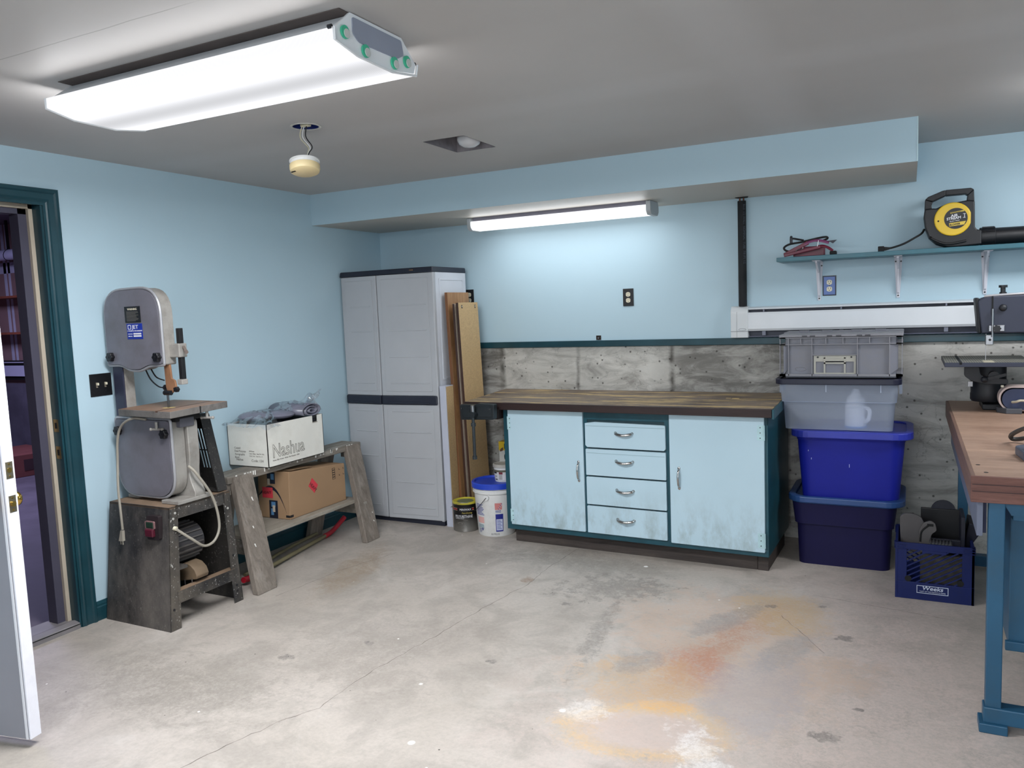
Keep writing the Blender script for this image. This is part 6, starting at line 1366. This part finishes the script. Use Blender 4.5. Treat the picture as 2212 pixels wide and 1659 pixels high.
gl.prism([(3.765, 1.994), (3.880, 1.994), (3.894, 1.985), (3.866, 1.958), (3.858, 1.966), (3.765, 1.966)], 'y', yb0 + .025, yb1 - .025)
gl.prism([(3.894, 1.985), (3.897, 1.925), (3.864, 1.930), (3.866, 1.958)], 'y', yb0 + .025, yb1 - .025)
gl.build('grip', BLK, AB, bevel=.003)
yc = [(3.798 + .086 * math.cos(a) * (1.0), 1.838 + .086 * math.sin(a)) for a in [2 * PI * i / 40 for i in range(40)]]
yc = [(min(p[0], 3.880), p[1]) for p in yc]
yd = MB().prism(yc, 'y', yb0 - .012, yb0 + .002).build('yellow_cover', P('blower_yellow', (226, 188, 44), .4, var=.05), AB, bevel=.006)
dc = MB().cyl((3.812, yb0 - .0125, 1.840), (3.812, yb0 - .0135, 1.840), .0535, n=36).build('round_badge', BLACKP, AB)
YT = P('badge_yellow', (222, 192, 70), .4); yq = yb0 - .0138; sx_ = Vector((1, 0, .09))
MB().hexa([(3.787, yq - .0004, 1.866), (3.850, yq - .0004, 1.874), (3.850, yq, 1.874), (3.787, yq, 1.866), (3.786, yq - .0004, 1.872), (3.848, yq - .0004, 1.880), (3.848, yq, 1.880), (3.786, yq, 1.872)]).build('badge_stripe', YT, dc)
MB().hexa([(3.783, yq - .0004, 1.800), (3.850, yq - .0004, 1.806), (3.850, yq, 1.806), (3.783, yq, 1.800), (3.781, yq - .0004, 1.817), (3.858, yq - .0004, 1.824), (3.858, yq, 1.824), (3.781, yq, 1.817)]).build('badge_stripe', YT, dc)
text('PARAMOUNT', .0072, (3.789, yq - .001, 1.8672), sx_, (0, 0, 1), BLACKTXT, dc, sx=1.05)
text('AIR', .019, (3.789, yq - .001, 1.8475), sx_, (0, 0, 1), WHITETXT, dc, sx=1.1, bold=.0004)
text('STREAM', .0185, (3.770, yq - .001, 1.8325), sx_, (0, 0, 1), WHITETXT, dc, sx=.98, bold=.0004)
text('I', .026, (3.848, yq - .001, 1.842), sx_, (0, 0, 1), WHITETXT, dc, sx=1.0)
MB().box(3.844, 3.856, yq - .0011, yq - .0004, 1.8405, 1.8425).box(3.844, 3.856, yq - .0011, yq - .0004, 1.8605, 1.8625).build('serif', WHITETXT, dc)
text('ELECTRIC', .0085, (3.784, yq - .001, 1.8225), sx_, (0, 0, 1), WHITETXT, dc, sx=1.25)
text('BLOWER', .0125, (3.784, yq - .001, 1.8035), sx_, (0, 0, 1), BLACKTXT, dc, sx=.95, bold=.0003)
MB().cyl((3.732, yb0 - .0125, 1.832), (3.732, yb0 - .0115, 1.832), .0045, n=12).build('screw_hole', DARK, yd)
cy_ = (yb0 + yb1) / 2
MB().cyl((3.925, cy_, 1.738), (3.995, cy_, 1.740), .0495, n=30).build('tube_collar', BLK, AB, bevel=.003)
cr2 = MB()
for a in [i * PI / 6 for i in range(12)]: cr2.bar((3.935, cy_ + .0495 * math.cos(a), 1.739 + .0495 * math.sin(a)), (3.99, cy_ + .0495 * math.cos(a), 1.739 + .0495 * math.sin(a)), .006, .006, (0, math.cos(a), math.sin(a)))
cr2.build('collar_ribs', BLK, AB)
MB().cyl((3.99, cy_, 1.740), (4.62, cy_, 1.737), .0425, .0395, n=30).build('blower_tube', BLK, AB)
MB().tube([(3.70, yb0 + .004, 1.752), (3.70, yb0 - .008, 1.745), (3.77, yb0 - .010, 1.712), (3.86, yb0 - .010, 1.722)], .006, 8, 5).build('volute_edge', BLK, AB)
ca_ = MB().tube([(3.668, -.13, 1.80), (3.655, -.15, 1.778), (3.62, -.17, 1.755), (3.57, -.18, 1.728), (3.52, -.185, 1.712), (3.50, -.185, 1.709)], .0055, 8, 6).build('power_cord', RUBBER, AB)
MB().box(3.445, 3.475, -.20, -.17, 1.6925, 1.722).hexa([(3.475, -.197, 1.697), (3.503, -.190, 1.703), (3.503, -.180, 1.703), (3.475, -.173, 1.697), (3.475, -.197, 1.718), (3.503, -.190, 1.714), (3.503, -.180, 1.714), (3.475, -.173, 1.718)]).build('cord_plug', RUBBER, ca_, bevel=.003)

# bicycle style air pump hoses on the shelf
HP = thing('air_hose_set', 'bundle of maroon straps and black air hose on the shelf end', 'hose', (3.08, -.13, 1.692))
MAR = P('maroon', (110, 28, 52), .4, var=.1); MAR2 = P('mauve', (132, 70, 112), .4, var=.1)
MB().bar((2.955, -.17, 1.708), (3.085, -.17, 1.770), .012, .022, (0, 0, 1)).build('pump_arm', MAR, HP, bevel=.003)
MB().bar((2.955, -.18, 1.705), (3.15, -.18, 1.742), .012, .018, (0, 0, 1)).build('pump_arm', MAR, HP, bevel=.003)
MB().tube([(3.065, -.17, 1.765), (3.11, -.17, 1.778), (3.15, -.17, 1.776), (3.195, -.17, 1.762)], .010, 8, 4, flat=.6).build('foot_pedal', MAR2, HP)
MB().tube([(3.13, -.175, 1.742), (3.16, -.175, 1.746), (3.19, -.175, 1.735), (3.215, -.175, 1.715)], .009, 8, 4, flat=.7).build('pump_barrel', MAR, HP)
MB().box(3.20, 3.235, -.195, -.155, 1.6925, 1.714).build('rubber_foot', RUBBER, HP, bevel=.004)
MB().prism([(3.19, 1.772), (3.235, 1.775), (3.215, 1.757)], 'y', -.18, -.16).build('pedal_tip', NAVYBLK, HP)
MB().box(3.0, 3.17, -.14, -.10, 1.6925, 1.75).build('pump_body', MAR, HP, bevel=.006)
MB().tube([(2.995, -.16, 1.722), (2.962, -.165, 1.735), (2.955, -.165, 1.752), (2.985, -.165, 1.768), (3.05, -.165, 1.776), (3.14, -.165, 1.792), (3.18, -.165, 1.795), (3.186, -.16, 1.786), (3.165, -.155, 1.778)], .0058, 8, 6).build('air_hose', RUBBER, HP)
MB().tube([(3.06, -.155, 1.785), (3.03, -.155, 1.793), (3.0, -.155, 1.80)], .0055, 8, 4).cyl((2.992, -.155, 1.775), (2.992, -.155, 1.802), .008, n=10).build('valve_end', DARKSTEEL, HP)
MB().ball((2.992, -.155, 1.808), .008, 10).build('valve_cap', BLACKP, HP)
MB().tube([(3.02, -.188, 1.722), (3.03, -.188, 1.732), (3.055, -.188, 1.735), (3.06, -.188, 1.745)], .003, 6, 4).build('spring_clip', STEEL, HP)
MB().bar((3.135, -.186, 1.745), (3.142, -.186, 1.778), .002, .003, (1, 0, 0)).build('pin', STEEL, HP)

# ------------------------------------------------------------------ hydronic baseboard heater on the ledge and its riser
HT_ = thing('baseboard_heater', 'long white baseboard heater on the ledge below the wall shelf', 'heater', (3.4, -.035, 1.2305))
MB().box(2.70, 5.2, -.020, -.0005, 1.232, 1.412).build('back_plate', P('heater_dark', (52, 56, 72), .5, var=.1), HT_)
MB().prism([(-.058, 1.272), (-.066, 1.285), (-.066, 1.372), (-.060, 1.384), (-.056, 1.384), (-.060, 1.372), (-.060, 1.285), (-.054, 1.272)], 'x', 2.728, 5.2).build('front_panel', WHITEMETAL, HT_)
MB().prism([(0, 1.418), (-.050, 1.410), (-.056, 1.402), (-.053, 1.400), (-.048, 1.406), (0, 1.412)], 'x', 2.728, 5.2).build('top_flange', WHITEMETAL, HT_)
MB().cyl((2.72, -.034, 1.30), (5.2, -.034, 1.30), .012, n=10).build('fin_pipe', P('copper_dark', (96, 66, 48), .4, .7), HT_)
MB().prism([(-.02, 1.232), (-.05, 1.236), (-.05, 1.24), (-.02, 1.24)], 'x', 2.728, 5.2).build('bottom_flange', P('heater_grey', (96, 100, 120), .5), HT_)
for x_ in (2.82, 3.25, 3.78): MB().box(x_ - .004, x_ + .004, -.054, -.02, 1.386, 1.402).box(x_ - .010, x_ + .010, -.052, -.02, 1.245, 1.27).build('hanger_clip', P('clip_grey', (120, 124, 140), .5), HT_)
ec = MB().prism(rpoly([(0, 1.232), (-.068, 1.232), (-.070, 1.395), (-.048, 1.424), (0, 1.424)], [.002, .004, .02, .02, .002]), 'x', 2.628, 2.730).build('end_cap', P('cap_white', (214, 218, 220), .4, var=.02), HT_, bevel=.004)
MB().box(2.628, 2.731, -.0712, -.066, 1.270, 1.273).box(2.6635, 2.6645, -.0706, -.068, 1.235, 1.39).build('cap_seam', P('seam_line', (150, 152, 156), .5), ec)
MB().tube([(2.697 + .022 * math.cos(a), -.0712, 1.282 + .006 * math.sin(a)) for a in [i * PI / 8 for i in range(16)]], .0009, 5, 1, True).build('embossed_logo', MATS['seam_line'], ec)
PI_ = thing('insulated_pipe', 'black foam insulated pipe rising from the heater to the soffit', 'pipe', (2.697, -.045, 1.42))
MB().cyl((2.697, -.045, 1.424), (2.697, -.045, 2.052), .0245, n=24).build('foam_sleeve', P('foam_black', (20, 22, 26), .75, var=.12, bump=.05, bs=80), PI_)
for dx in (-.011, .011): MB().cyl((2.697 + dx, -.045, 2.05), (2.697 + dx, -.045, 2.0728), .005, n=10).build('copper_pipe', P('copper', (128, 84, 66), .35, .9), PI_)
MB().prism([(2.663, -.072), (2.74, -.075), (2.728, -.022), (2.67, -.025)], 'z', 2.0700, 2.0725).build('ceiling_cut', DARK, PI_)
text('R4.0  1/2 WALL  NOMINAL  TUBE  7/8 IPS 1/2', .018, (2.708, -.0695, 2.03), (0, 0, -1), (1, 0, 0), P('print_dim', (66, 72, 84), .6), PI_)
